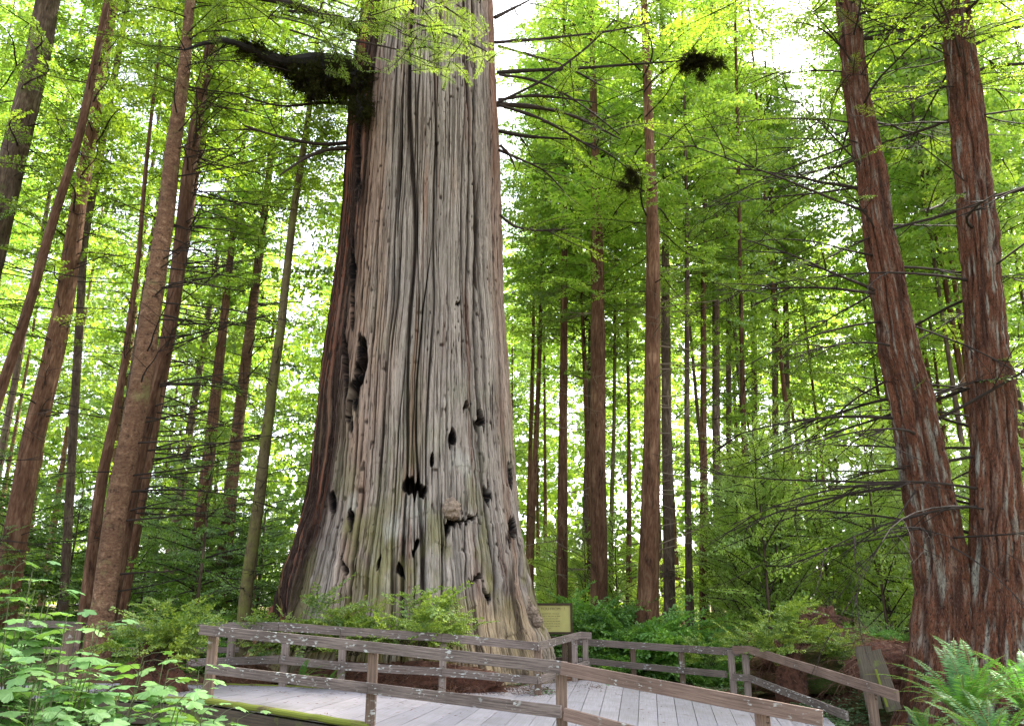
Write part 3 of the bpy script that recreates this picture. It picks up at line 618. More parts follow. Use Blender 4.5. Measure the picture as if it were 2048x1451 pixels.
    # bark colours, darker in the furrows; shade of the holes painted in black
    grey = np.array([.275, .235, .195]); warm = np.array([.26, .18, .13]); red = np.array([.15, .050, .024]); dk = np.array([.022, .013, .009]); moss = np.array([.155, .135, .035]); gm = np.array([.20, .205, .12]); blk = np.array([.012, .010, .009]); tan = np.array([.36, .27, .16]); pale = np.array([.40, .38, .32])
    def mx(a, b, t): return a*(1-t[..., None])+b*t[..., None]
    n1 = fbm(um*26, Z*.16, 41); n2 = fbm(um*60, Z*.5, 42); n3 = fbm(um*30, Z*.9, 43); n4 = fbm(um*90, Z*.25, 44)
    C = mx(np.broadcast_to(grey, X.shape+(3,)), warm, np.clip((n1-.42)*4, 0, 1))
    C = C*(.78+.5*n2[..., None])*(.55+.55*hf[..., None]+.40*hf2[..., None]); C = mx(C, dk, spk*.9)
    C = mx(C, red*1.25, np.clip((n4-.62)*7, 0, 1)*.5)
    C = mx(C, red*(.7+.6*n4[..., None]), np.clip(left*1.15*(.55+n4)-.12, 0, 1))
    rt = np.exp(-((np.mod(u, 1)-.97)/.045)**2); C = mx(C, red*1.4, np.clip(rt*(.3+n4), 0, 1)*.7*np.clip(Z/14, 0, 1))
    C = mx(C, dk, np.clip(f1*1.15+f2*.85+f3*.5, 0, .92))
    mz = np.clip(1.15-Z/5.5, 0, 1)
    C = mx(C, gm*(.8+.4*n2[..., None]), np.clip((n3-.44)*4, 0, 1)*np.clip(1.3-Z/9, 0, 1)*.5)
    C = mx(C, moss*(.6+.9*n2[..., None]), np.clip((n3+mz*.22-.60)*6, 0, 1)*mz*.85)
    toe = np.exp(-((PX-1000)/90)**2)*np.clip((PY-1180)/60, 0, 1); C = mx(C, tan*(.7+.6*n2[..., None]), np.clip(toe*.9, 0, 1)*(1-np.clip(f2, 0, .8)))
    for (hx, hy, rx, ry) in ((830, 1020, 34, 34), (925, 930, 30, 26), (700, 1010, 12, 26), (790, 1060, 26, 30)):
        q = ((PX+jx-hx)/rx)**2+((PY+jy-hy)/ry)**2; C = mx(C, pale*(.75+.5*n2[..., None]), np.clip(1.2-q, 0, 1)*.6*front)
    st = fbm(um*150, Z*.22, 78); C = mx(C, dk*.7, np.clip((left*1.2+np.clip(1.0-np.abs(np.mod(u, 1)-.64)/.05, 0, 1)*.35)*np.clip((st-.33)*7, 0, 1), 0, .95)); st2 = fbm(um*44, Z*.5, 79); C = mx(C, dk, np.clip((st2-.60)*9, 0, 1)*np.clip(1.2-Z/8, 0, 1)*.8); C = mx(C, blk*.6, np.clip(black_or_shade*1.4, 0, 1))
    bur = np.exp(-((np.mod(u, 1)-.535)/.035)**2)*np.clip((n4-.40)*6, 0, 1)*np.clip((Z-5)/3, 0, 1); C = mx(C, dk*.5, np.clip(bur, 0, .85))
    loc = np.array([rows[2, 0], GY+.3, 0.])
    V = (np.stack([X, Y, Z], -1)-loc).reshape(-1, 3); n = len(th); i = np.arange(len(z)-1)[:, None]*n+np.arange(n-1)[None]
    Q = np.stack([i, i+1, i+n+1, i+n], -1).reshape(-1, 4)
    uv = np.stack([(T_+warp*2*PI)*2.9, Z], -1).reshape(-1, 2)
    t = thing('giant_redwood', 'colossal ancient redwood with deeply furrowed grey bark, knot holes and mossy foot', 'tree', tuple(loc))
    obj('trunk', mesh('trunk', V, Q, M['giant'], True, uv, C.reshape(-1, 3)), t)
    # burls
    def burl(x, y, r, nm='burl', sx=1, sz=1.1, Yb=18.1):
        p = px(x, y, Yb); th_ = np.linspace(0, 2*PI, 41); ph_ = np.linspace(-PI/2, PI/2, 25); A_, B_ = np.meshgrid(th_, ph_)
        rr = r*(1+.5*(fbm(A_*2, B_*3, 8)-.5)+.35*(vn(A_*5, B_*7, 9)-.5))
        V_ = np.stack([rr*np.cos(B_)*np.cos(A_)*sx, rr*np.cos(B_)*np.sin(A_)*1.1, rr*np.sin(B_)*sz-.2*r*np.cos(B_)], -1).reshape(-1, 3)+p-loc
        i_ = np.arange(24)[:, None]*41+np.arange(40)[None]; obj(nm, mesh(nm, V_, np.stack([i_, i_+1, i_+42, i_+41], -1).reshape(-1, 4), M['burl'], True), t)
    return t, loc, A, z, burl
GT, GL, GA, GZ, burl = giant_tree()
def trunk_front_Y(x, y):
    """distance of the giant's bark seen at a photo pixel"""
    for Y in np.arange(15.5, 22, .03):
        p = px(x, y, Y); a = [np.interp(p[2], GZ, GA[:, k]) for k in range(3)]
        if (p[0]-a[0])**2+(p[1]-a[1])**2 < a[2]**2: return Y
    return 20.5
for b in ((903, 1016, .22), (1062, 1222, .16), (1050, 1200, .14), (1074, 1240, .13)): burl(*b, Yb=trunk_front_Y(min(b[0], 1040), b[1])-.02+(.6 if b[0] > 1040 else 0))
# limbs and hanging sprays of the giant
def curve(pts, n=14):
    pts = np.asarray(pts, float); t = np.linspace(0, 1, len(pts)); s = np.linspace(0, 1, n); P = np.stack([np.interp(s, t, pts[:, k]) for k in range(3)], -1)
    for _ in range(2): P[1:-1] = (P[:-2]+2*P[1:-1]+P[2:])/4
    return P
def giant_limbs():
    rng = np.random.default_rng(91)
    def limb(pp, w0, w1, subs=6, leafy=0, name='limb', slen=1.6, mat='twig'):
        P = curve([px(x, y, Y)-GL for x, y, Y in pp]); W = MB(); L = MB()
        r0 = w0/2/F_PX*22; r1 = w1/2/F_PX*22
        W.tube(P, np.linspace(r0, r1, len(P))*(1+.25*rng.uniform(-1, 1, len(P))), 8)
        d = P[-1]-P[0]; az = math.atan2(d[1], d[0])
        for k in range(subs):
            i = rng.integers(2, len(P)); a = az+rng.choice([-1, 1])*rng.uniform(.3, 1.1); barelimb(W, rng, P[i], a, slen*rng.uniform(.5, 1.2), max(.008, r1*.7), None, 3, rng.normal(-.05, .25))
        for k in range(leafy):
            i = rng.integers(4, len(P)); place(L, W, SPX[k % 4], P[i]+rng.normal(0, .15, 3), rotm(az+rng.normal(0, .9), rng.normal(-.1, .3), rng.normal(0, .4)), rng.uniform(.5, 1.1))
        o = W.build(name, M[mat], GT)
        if leafy: L.build('needles', M['leaf_mid'], o)
        return P
    # great mossy limb to the left
    limb([(725, 165, 20.5), (690, 120, 20), (640, 115, 19.5), (580, 130, 19), (530, 115, 18.5), (490, 92, 18), (440, 70, 17.6), (370, 100, 17.2)], 38, 4, 9, 8, 'great_limb', 2.0, 'black_or_shade')
    limb([(720, 60, 20.5), (650, 30, 19.5), (570, 5, 18.5), (480, -10, 17.5)], 22, 9, 8, 8)
    limb([(700, 285, 20.5), (640, 290, 20), (560, 275, 19), (490, 252, 18.5)], 11, 4, 7, 0)
    limb([(700, 296, 20.3), (655, 298, 20), (610, 315, 19.5), (560, 350, 19)], 12, 3, 6, 0)
    limb([(698, 207, 20.5), (640, 205, 20), (560, 215, 19.5), (480, 190, 18)], 8, 3, 6, 0)
    # right hand limbs
    R_ = [[(990, 85, 20), (1060, 80, 20.5), (1140, 72, 21), (1230, 62, 21.5), (1300, 45, 22)], [(995, 145, 20), (1070, 140, 20.5), (1150, 138, 21), (1240, 130, 21), (1330, 125, 21), (1390, 118, 21)], [(996, 208, 20), (1060, 212, 20.5), (1120, 222, 21), (1180, 245, 21.5), (1240, 278, 22)],
      [(996, 200, 20), (1060, 190, 20), (1120, 195, 20), (1190, 205, 20)], [(998, 262, 20), (1060, 275, 20.5), (1150, 277, 21), (1210, 300, 21.5), (1265, 345, 21.5)], [(998, 300, 20), (1040, 318, 20.5), (1090, 340, 21), (1130, 385, 21.5)], [(996, 205, 19.5), (1080, 165, 19.5), (1170, 100, 19.5), (1230, 40, 20)],
      [(1000, 430, 20), (1030, 455, 20.5), (1080, 462, 21), (1130, 458, 21)], [(990, 35, 20), (1040, 10, 20.5), (1100, -20, 21)], [(998, 150, 19.5), (1050, 155, 19.8), (1110, 175, 20), (1180, 220, 20.5), (1240, 270, 21)], [(998, 210, 19.5), (1080, 235, 19.7), (1150, 275, 20), (1190, 300, 20)],
      [(996, 92, 19.5), (1060, 110, 20), (1130, 130, 20.5), (1200, 170, 21)], [(1000, 290, 19.8), (1020, 310, 20), (1032, 340, 20.2)]]
    for i, pp in enumerate(R_): limb(pp, [9, 10, 12, 8, 8, 6, 6, 7, 8, 6, 8, 7, 8][i], 3 if i < 12 else 2, [8, 9, 8, 6, 8, 5, 5, 4, 4, 6, 5, 6, 0][i], [5, 0, 5, 3, 4, 4, 2, 4, 4, 2, 2, 3, 0][i])
    # dark needle clumps
    def clump(x, y, Y, rx, rz, n, nm='needle_clump', leaf='leaf_dark', hang=True):
        c = px(x, y, Y)-GL; W = MB(); L = MB()
        th_ = np.linspace(0, 2*PI, 33); ph_ = np.linspace(-PI/2, PI/2, 19); A_, B_ = np.meshgrid(th_, ph_); rr = .5*(1+1.5*(fbm(A_*2.2+x, B_*3, 5)-.5))
        V_ = np.stack([rx*rr*np.cos(B_)*np.cos(A_), rx*rr*np.cos(B_)*np.sin(A_), rz*rr*np.sin(B_)], -1).reshape(-1, 3)+c; i_ = np.arange(18)[:, None]*33+np.arange(32)[None]
        W.add(V_, np.stack([i_, i_+1, i_+34, i_+33], -1).reshape(-1, 4))
        for k in range(n):
            d = rng.normal(0, 1, 3); d /= np.linalg.norm(d); p = c+d*[rx, rx, rz]*rng.uniform(.5, .9)
            if k % 5 == 0: W.tube([p, p+d*.10+[0, 0, -.05], p+d*.16+[0, 0, -.22*rng.random()]], [.008, .005, .002], 3, False)
            if 1: place(L, None, SPB[k % 5], p-d*.12, rotm(math.atan2(d[1], d[0]), rng.normal(-.3, .6), rng.normal(0, 1)), rng.uniform(.18, .42))
        o = W.build(nm, M['black_or_shade'], GT); L.build('needles', M['leaf_black'], o)
    clump(656, 155, 19.6, .85, .8, 520); clump(612, 160, 19.4, .5, .42, 280); clump(706, 160, 19.6, .85, .75, 420); clump(722, 215, 19.2, .35, .7, 160); clump(570, 128, 19.1, .42, .26, 200); clump(500, 98, 18.3, .40, .22, 160); clump(532, 115, 18.7, .36, .2, 130)
    clump(1385, 118, 21, .40, .13, 130); clump(1405, 124, 20.9, .42, .10, 90); clump(1372, 130, 21.1, .22, .22, 80); clump(1435, 128, 21, .3, .08, 50); clump(1402, 150, 21, .1, .2, 40); clump(1262, 345, 21.5, .16, .2, 70); clump(1272, 362, 21.5, .10, .22, 50); clump(1250, 372, 21.6, .22, .08, 40); clump(630, 185, 19.4, .25, .3, 120)
    # bright sprays hanging before the trunk
    rg = np.random.default_rng(17)
    for j, (x0, y0, x1, y1, Y, n, s, lf) in enumerate([(700, 20, 870, 110, 16.5, 16, .75, 'leaf_sun'), (830, 60, 1000, 125, 16.2, 14, .6, 'leaf_sun'), (760, 110, 900, 150, 16.4, 8, .5, 'leaf_sun'), (520, -20, 760, 60, 16.8, 22, 1.0, 'leaf_mid'), (640, 90, 760, 150, 17.2, 7, .5, 'leaf_sun'), (930, 90, 1000, 130, 16.2, 5, .45, 'leaf_sun'), (800, -40, 1000, 10, 16.5, 12, .8, 'leaf_mid'), (600, 60, 700, 100, 17.2, 6, .6, 'leaf_sun')]):
        L = MB(); W = MB()
        p0 = px(x0-60, y0-30, Y+.8)-GL; p1 = px(x1, y1-10, Y)-GL; P = curve([p0, (p0+p1)/2+[0, 0, .15], p1]); W.tube(P, np.linspace(.03, .008, len(P)), 5)
        for k in range(n):
            c = px(rg.uniform(x0, x1), rg.uniform(y0, y1), Y+rg.normal(0, .35))-GL
            place(L, W, SPX[k % 4], c, rotm(rg.normal(-.2, 1.0), rg.normal(-.25, .25), rg.normal(0, .45)), s*rg.uniform(.6, 1.1))
        o = W.build('leafy_limb', M['twig'], GT); L.build('needles', M[lf], o)
giant_limbs()
# ------------------------------------------------------------ the two shaggy redwoods at the right
def shaggy_tree(label, pp, Y, seed, limbs, Htot):
    P = path(pp, Y, Htot); loc = P[0, :3].copy(); Pl = P.copy(); Pl[:, :3] -= loc
    def col(T_, Z, rd):
        u = T_/(2*PI); n1 = fbm(np.mod(u, 1)*38, Z*1.2, seed+60); n2 = fbm(np.mod(u, 1)*60, Z*2.2, seed+61); n3 = fbm(u*9, Z*.8, seed+62)
        c = np.array([.125, .048, .024])*(.45+1.0*n1[..., None]); g = np.array([.24, .235, .19]); br = np.array([.19, .12, .085])
        t = np.clip((n2-.50)*7, 0, 1)[..., None]; c = c*(1-t*.8)+br*t*.8
        t = np.clip((n2*.6+n3*.5-.60)*9, 0, 1)[..., None]; c = c*(1-t*.85)+g*t*.85
        t = np.clip((.30-rd)*2.2-.55, 0, 1)[..., None]; return c*(1-t*.7)+np.array([.025, .01, .007])*t*.7
    t = thing('leaning_redwood', label, 'tree', tuple(loc))
    z = np.arange(Pl[0, 2], 15.5, .035); z = np.concatenate([z, np.linspace(15.6, Pl[-1, 2], 40)]); A = interp(Pl, z)
    for _ in range(6): A[1:-1] = (A[:-2]+2*A[1:-1]+A[2:])/4
    th = np.linspace(0, 2*PI, 331); T_, Z = np.meshgrid(th, z); u = T_/(2*PI); w_ = (fbm(Z*.7, u*5, seed)-.5)*.12; um = np.mod(u+w_, 1)
    a = 1-np.abs(2*vn(um*20, Z*.9, seed+1, 20)-1); b = 1-np.abs(2*vn(um*44, Z*1.9, seed+2, 44)-1)
    rd = vn(um*26, Z*1.1, seed+3, 26)-.5
    base = np.exp(-Z/.9)
    R = A[:, 2:3]*(1+.10*(vn(u*4, Z*.35, seed+5, 4)-.5))-.05*np.clip((a-.6)/.4, 0, 1)-.03*np.clip((b-.6)/.4, 0, 1)+.05*rd+.02*(vn(um*110, Z*7, seed+6, 110)-.5)+base*(.12+.3*(vn(u*6, Z*.5, seed+7, 6)-.4))
    V = np.stack([A[:, 0:1]+R*np.cos(T_), A[:, 1:2]+R*np.sin(T_), Z], -1).reshape(-1, 3); n = len(th); i = np.arange(len(z)-1)[:, None]*n+np.arange(n-1)[None]
    obj('trunk', mesh('trunk', V, np.stack([i, i+1, i+n+1, i+n], -1).reshape(-1, 4), M['shaggy'], True, np.stack([T_*.5, Z], -1).reshape(-1, 2), col(T_, Z, rd+.2-.4*np.clip((a-.6)/.4, 0, 1)).reshape(-1, 3)), t)
    rng = np.random.default_rng(seed+9)
    for k in range(limbs):
        W = MB(); L = MB()
        z_ = rng.uniform(3.4, 18)**1.0; c = interp(Pl, np.array([z_]))[0]; az = rng.uniform(0, 2*PI)
        if rng.random() < .6: az = rng.choice([PI, PI, 0])+rng.normal(0, .6)
        Pp = barelimb(W, rng, (c[0]+math.cos(az)*c[2]*.9, c[1]+math.sin(az)*c[2]*.9, z_), az, rng.uniform(1.8, 5.2), rng.uniform(.018, .042), rng.uniform(-.06, .12), 6, rng.normal(.02, .2))
        if z_ > 5 and rng.random() < .45:
            for q in range(2): place(L, W, SPX[q], Pp[rng.integers(3, 8)], rotm(az+rng.normal(0, .6), rng.normal(-.1, .2), rng.normal(0, .3)), rng.uniform(.5, .9))
        lo = W.build('limb', M['twig'], t)
        if L.n: L.build('needles', M['leaf_mid'], lo)
    c0 = interp(Pl, np.array([14.]))[0]
    for nm, m_ in (('crown', CN[seed % 3][0]), ('branches', CN[seed % 3][1])):
        c = obj(nm, m_, t, (c0[0], c0[1], 14)); c.scale = (1.1, 1.1, .9)
    return t
shaggy_tree('leaning shaggy red trunk, left one of the two big redwoods on the right', [(1880, 1300, 122), (1882, 1179, 104), (1876, 1096, 101), (1851, 972, 92), (1825, 807, 86), (1797, 700, 78), (1787, 627, 72), (1761, 482, 62), (1742, 338, 56), (1713, 193, 50), (1694, 0, 42)], 16.5, 41, 62, 30)
shaggy_tree('straighter shaggy red trunk, right one of the two big redwoods on the right', [(1988, 1330, 140), (1990, 1179, 104), (1992, 972, 92), (1986, 807, 86), (1973, 700, 79), (1957, 482, 73), (1934, 241, 65), (1910, 0, 56)], 16.2, 44, 46, 32)
# ------------------------------------------------------------ boardwalk
NE = [(-500, 1400, 16.0), (100, 1388, 14.6), (415, 1399, 13.4), (740, 1450, 12.0), (1125, 1520, 10.5), (1620, 1640, 8.9), (2000, 1760, 7.9)]
FE = [(-200, 1370, 18.5), (330, 1366, 17.0), (560, 1371, 15.9), (900, 1388, 16.3), (1185, 1358, 20.5), (1480, 1391, 19.5), (1660, 1440, 14.5)]
NE3 = np.array([px(*p) for p in NE]); FE3 = np.array([px(*p) for p in FE])
def walk():
    t = thing('boardwalk', 'pale grey plank boardwalk curving round the foot of the giant redwood', 'boardwalk', tuple(NE3[3]*[1, 1, 0])); o = np.array(NE3[3]*[1, 1, 0])
    mb = MB(); n_ = [9, 6, 7, 8, 9, 6]; u = 0
    for s in range(len(NE)-1):
        for k in range(n_[s]):
            a, b = k/n_[s], (k+1)/n_[s]; gap = .032/n_[s]
            a += gap*.5; b -= gap*.5
            N = [NE3[s]*(1-q)+NE3[s+1]*q for q in (a, b)]; Fp = [FE3[s]*(1-q)+FE3[s+1]*q for q in (a, b)]
            dz = np.array([0, 0, random.uniform(-.003, .003)]); th = np.array([0, 0, .05]); ext = [(N[i]-Fp[i])/np.linalg.norm(N[i]-Fp[i])*.06 for i in (0, 1)]
            top = [N[0]+ext[0], N[1]+ext[1], Fp[1]-ext[1]*3, Fp[0]-ext[0]*3]; top = [p+dz-o for p in top]; V = top+[p-th for p in top]
            Lh = np.linalg.norm(N[0]-Fp[0]); wd = np.linalg.norm(N[0]-N[1]); U = [(u, 0), (u+wd, 0), (u+wd, Lh), (u, Lh)]*2
            mb.add(V, [(0, 1, 2, 3), (7, 6, 5, 4), (4, 5, 1, 0), (5, 6, 2, 1), (6, 7, 3, 2), (7, 4, 0, 3)], U=U); u += wd+1.3
    mb.build('planks', M['deck'], t)
    f = MB(); c = MB()
    for s in range(len(NE)-1):
        a, b = NE3[s]-o, NE3[s+1]-o; nrm = np.array([-(b-a)[1], (b-a)[0], 0]); nrm /= -np.linalg.norm(nrm); off = nrm*.085
        if nrm[1] > 0: off = -off
        f.beam(a+off-[0, 0, .22], b+off-[0, 0, .22], .05, .30, n=6); f.beam(a-off*4-[0, 0, .2], b-off*4-[0, 0, .2], .08, .28)
    f.build('fascia', M['fascia'], t)
    for s in (1, 2):
        a, b = NE3[s]-o, NE3[s+1]-o; c.beam(a+[0, -.05, .0], b+[0, -.05, .0], .14, .075, .02, n=14, warp=.006)
    a, b = FE3[1]-o, FE3[3]-o; m_ = FE3[2]-o; c.beam(a, m_, .10, .05, .015, n=10, warp=.005); c.beam(m_, b, .10, .05, .015, n=10, warp=.005)
    c.build('mossy_curb', M['mosswood'], t)
walk()
# ------------------------------------------------------------ railings
def railing(label, posts, rails, group=None, postmat='post'):
    """posts (x, y_top, y_bottom, Y, matkey) ; rails list of (polyline of (x,y,Y), h, matkeys)"""
    b0 = px(posts[0][0], posts[0][2], posts[0][3]); t = thing('wooden_railing', label, 'railing', tuple(b0), group)
    for (x, yt, yb, Y, mk) in posts:
        a = px(x, yb, Y)-b0; b = px(x, yt, Y)-b0; b[0] = a[0]; b[1] = a[1]; mb = MB(); wd = .13
        mb.beam(a-[0, 0, .45], b+[0, 0, .0], wd, wd, .006, n=6, warp=.002); po = mb.build('post', M[mk], t)
        for dz in (-.02, -.075, -.50, -.56):
            bb = MB(); bb.tube([b+[.02, -.135, dz], b+[.02, -.102, dz]], [.011, .011], 8); bb.build('bolt', M['boltmetal'], po)
    for pl, h, mk, name in rails:
        P = [px(*p)-b0 for p in pl]
        for i in range(len(P)-1):
            a, b = P[i].copy(), P[i+1].copy(); d = (b-a)/np.linalg.norm(b-a); off = np.array([0, -.088, -h/2])
            mb = MB(); mb.beam(a+off-(d*.0), b+off-d*.004, .045, h, .004, n=8, warp=.0015); mb.build(name, M[mk[i % len(mk)]], t)
    return t
railing('foreground weathered railing with pale lichen spots along the near edge of the boardwalk',
 [(120, 1252, 1392, 15.2, 'post'), (415, 1262, 1399, 13.4, 'post'), (740, 1294, 1450, 12.0, 'post'), (1125, 1334, 1520, 10.5, 'post'), (1540, 1425, 1620, 9.1, 'rail_red')],
 [([(405, 1248, 13.3), (740, 1281, 11.9), (1133, 1321, 10.4)], .145, ('rail',), 'top_rail'), ([(1122, 1321, 10.36), (1638, 1417, 8.7)], .15, ('rail_red',), 'top_rail'),
  ([(418, 1326, 13.3), (740, 1363, 11.9), (1122, 1408, 10.4)], .14, ('rail',), 'middle_rail'), ([(1128, 1412, 10.36), (1600, 1535, 8.8)], .14, ('rail_red',), 'middle_rail')])
railing('railing between the boardwalk and the foot of the giant redwood, ending in the raised corner',
 [(455, 1250, 1372, 17.2, 'post_grey'), (565, 1252, 1376, 15.9, 'post_grey'), (680, 1262, 1388, 16.0, 'post_grey'), (884, 1276, 1390, 16.4, 'post_grey'), (1076, 1294, 1396, 16.9, 'post'), (1150, 1278, 1358, 19.9, 'post_grey'), (1172, 1274, 1357, 20.3, 'post_grey')],
 [([(330, 1243, 17.8), (452, 1243, 17.1), (562, 1243, 15.8), (684, 1252, 15.9), (884, 1265, 16.3), (1074, 1283, 16.8), (1160, 1262, 20.2), (1181, 1263, 20.4)], .155, ('rail',), 'top_rail'),
  ([(380, 1316, 17.4), (562, 1309, 15.8), (684, 1322, 15.9), (884, 1334, 16.3), (1074, 1351, 16.8), (1178, 1318, 20.3)], .145, ('rail',), 'middle_rail')])
railing('far weathered railing in front of the straight trunks on the right',
 [(1130, 1280, 1360, 22.0, 'post'), (1268, 1286, 1364, 22.0, 'post'), (1366, 1292, 1371, 21.5, 'post'), (1468, 1298, 1392, 19.9, 'post_grey')],
 [([(1060, 1268, 22.4), (1182, 1277, 22), (1366, 1289, 21.4), (1476, 1295, 19.8)], .17, ('rail',), 'top_rail'), ([(1085, 1312, 22.4), (1182, 1315, 22), (1366, 1333, 21.4), (1450, 1340, 20)], .15, ('rail',), 'middle_rail')])
railing('descending brown railing beside the ferns on the right, sloping down towards the slabs',
 [(1497, 1300, 1394, 19.4, 'post_grey'), (1756, 1385, 1500, 14.2, 'post')],
 [([(1464, 1290, 19.7), (1496, 1290, 19.2), (1790, 1378, 13.6)], .17, ('rail_red', 'rail_red'), 'top_rail'), ([(1464, 1345, 19.7), (1496, 1347, 19.2), (1690, 1420, 15.2)], .15, ('rail',), 'middle_rail')])
railing('shadowed railing at the left beyond the broad leaved plants',
 [(150, 1245, 1330, 19.0, 'post'), (345, 1250, 1320, 20.5, 'post')],
 [([(20, 1240, 18.6), (105, 1240, 19.0), (215, 1246, 19.6), (330, 1247, 20.3)], .15, ('rail',), 'top_rail'), ([(50, 1292, 18.7), (150, 1293, 19.0), (215, 1293, 19.5), (480, 1293, 21)], .13, ('rail',), 'middle_rail'), ([(345, 1281, 22.2), (500, 1281, 22.5)], .11, ('rail',), 'middle_rail')])
# ------------------------------------------------------------ signs
def sign():
    Y = 21.6; p = px(1098, 1236, Y); t = thing('information_sign', 'cream information board in a dark wooden frame right of the giant trunk', 'sign', (p[0], Y, float(gz(p[0], Y))))
    o = np.array(t.location); wz = 46/F_PX*Y*1.06; wx = 82/F_PX*Y; c = np.array(p)-o
    f = MB(); f.box(c, wx, .04, wz); f.build('panel', M['signface'], t)
    f = MB(); k = .055
    for s in (-1, 1): f.box(c+[s*(wx/2+k/2-.004), -.012, 0], k, .09, wz+2*k)
    for s in (-1, 1): f.box(c+[0, -.012, s*(wz/2+k/2-.004)], wx, .09, k)
    f.build('frame', M['signframe'], t)
    for s in (-1, 1):
        f = MB(); f.beam(c*[1, 1, 0]+[s*(wx/2-.02), .07, -.1], c+[s*(wx/2-.02), .07, wz/2+.03], .12, .09); f.build('post', M['signframe'], t)
    f = MB(); rng = random.Random(3)
    for r in range(7):
        x = -wx*.42; z = wz*.18-r*wz*.092
        while x < wx*(.22 if r < 6 else .02):
            L_ = rng.uniform(.02, .075)
            q = 0
            while q < L_: f.box(c+[x+q, -.0225, z+rng.uniform(-.003, .003)], .009, .003, rng.uniform(.010, .022)); q += .0135
            x += L_+.022
    f.build('small_lettering', M['ink'], t)
    cu = bpy.data.curves.new('sign_heading', 'FONT'); cu.body = 'ARE YOU FROM   ?'; cu.size = .10; cu.extrude = .002; cu.align_x = 'CENTER'; cu.align_y = 'CENTER'
    to = bpy.data.objects.new('tmp', cu); COL.objects.link(to); bpy.context.view_layer.update()
    me = bpy.data.meshes.new_from_object(to.evaluated_get(bpy.context.evaluated_depsgraph_get())); bpy.data.objects.remove(to)
    me.materials.clear(); me.materials.append(M['ink']); h = obj('heading', me, t, tuple(c+[0, -.0235, wz*.36])); h.rotation_euler = (PI/2, 0, 0)
    me.name = 'heading'
    Y = 24.5; p = px(1506, 1273, Y); t = thing('framed_notice', 'small dark framed notice board among the bushes behind the railing corner', 'sign', (p[0], Y, float(gz(p[0], Y)))); c = np.array(p)-np.array(t.location)
    f = MB(); f.box(c, .30, .03, .24); f.build('panel', M['rot'], t); f = MB()
    for s in (-1, 1): f.box(c+[s*.165, -.01, 0], .03, .06, .30); f.box(c+[0, -.01, s*.135], .30, .06, .03)
    f.build('frame', M['signframe'], t); f = MB(); f.beam(c*[1, 1, 0]+[0, .05, -.2], c+[0, .05, .12], .07, .07); f.build('post', M['signframe'], t)
sign()
# ------------------------------------------------------------ stumps, root mound, slabs
def lump(name, label, cat, x, y, Y, rx, ry, rz, mat, seed, roots=0, rough=.5):
    p = px(x, y, Y); t = thing(name, label, cat, tuple(p)); th_ = np.linspace(0, 2*PI, 97); ph_ = np.linspace(-.5, PI/2, 40); A_, B_ = np.meshgrid(th_, ph_)
    rr = 1+rough*(fbm(np.mod(A_/(2*PI), 1)*7, B_*1.6, seed)-.5)*1.6+rough*.25*(vn(A_*5, B_*9, seed+1)-.5)
    V_ = np.stack([rx*rr*np.cos(B_)**.7*np.cos(A_), ry*rr*np.cos(B_)**.7*np.sin(A_), rz*rr*np.sin(B_)], -1); V_ = np.nan_to_num(V_).reshape(-1, 3)
    i_ = np.arange(39)[:, None]*97+np.arange(96)[None]; obj('body', mesh('body', V_, np.stack([i_, i_+1, i_+98, i_+97], -1).reshape(-1, 4), mat, True), t)
    if roots:
        rng = np.random.default_rng(seed); W = MB(); D = MB(); nn = int(2600*min(1.2, rx)); q_ = V_[rng.integers(0, len(V_), nn)]+rng.normal(0, .03, (nn, 3)); dd = rng.normal(0, 1, (nn, 3)); dd[:, 2] = -np.abs(dd[:, 2])*.6; dd /= np.linalg.norm(dd, axis=1)[:, None]; sd_ = np.cross(dd, rng.normal(0, 1, (nn, 3))); sd_ /= np.linalg.norm(sd_, axis=1)[:, None]; le = rng.uniform(.03, .13, nn)[:, None]
        D.quads(np.stack([q_-dd*le, q_+sd_*.007, q_+dd*le, q_-sd_*.007], 1)); D.build('needle_cover', M['deadleaf'], t)
        for k in range(roots):
            az = rng.uniform(PI, 2*PI) if k % 3 else rng.uniform(0, 2*PI); el = rng.uniform(.1, 1.3); s = np.array([rx*math.cos(az)*math.cos(el), ry*math.sin(az)*math.cos(el), rz*math.sin(el)])*.95
            barelimb(W, rng, s, az+rng.normal(0, .8), rng.uniform(.3, 1.3)*min(1, rx), rng.uniform(.004, .016), rng.uniform(.2, 1.4), 4, rng.uniform(-.2, .5))
        W.build('roots', M['rootw'], t)
    return t
M['rootw'] = barkmat('root_wood', (.03, .014, .009), (.10, .05, .032), (.24, .15, .105), None, 20, 5)
lump('rotten_stump', 'rotten red brown stump under the huckleberry at the left railing', 'stump', 300, 1395, 15.0, .55, .5, .85, M['rot'], 51, 60)
lump('root_mound', 'tangled mound of roots and red needles behind the descending railing', 'root mound', 1660, 1345, 20.6, 1.9, 1.1, .85, M['soil'], 52, 70, .45)
lump('root_mound', 'upturned crumbling root mass on top of the tangled mound', 'root mound', 1645, 1285, 20.8, .6, .5, .75, M['rot'], 53, 40, .45)
lump('root_mound', 'low needle covered mound left of the shaggy trunks behind the slabs', 'root mound', 1800, 1350, 18.0, 1.0, .7, .6, M['rot'], 54, 60, .4)
lump('old_stump', 'pale mossy sided cut stump below the root mound', 'stump', 1585, 1385, 19.3, .34, .34, .85, M['rot'], 55, 10, .35)
lump('litter_bank', 'bank of red fallen needles under the giant redwood left of its toe', 'litter bank', 780, 1385, 17.3, 2.3, .7, .5, M['rot'], 56, 130, .5)
lump('exposed_root', 'red striped root flare poking out by the left railing', 'root', 490, 1375, 16.8, .6, .4, .42, M['bark_red'], 57, 12, .4)
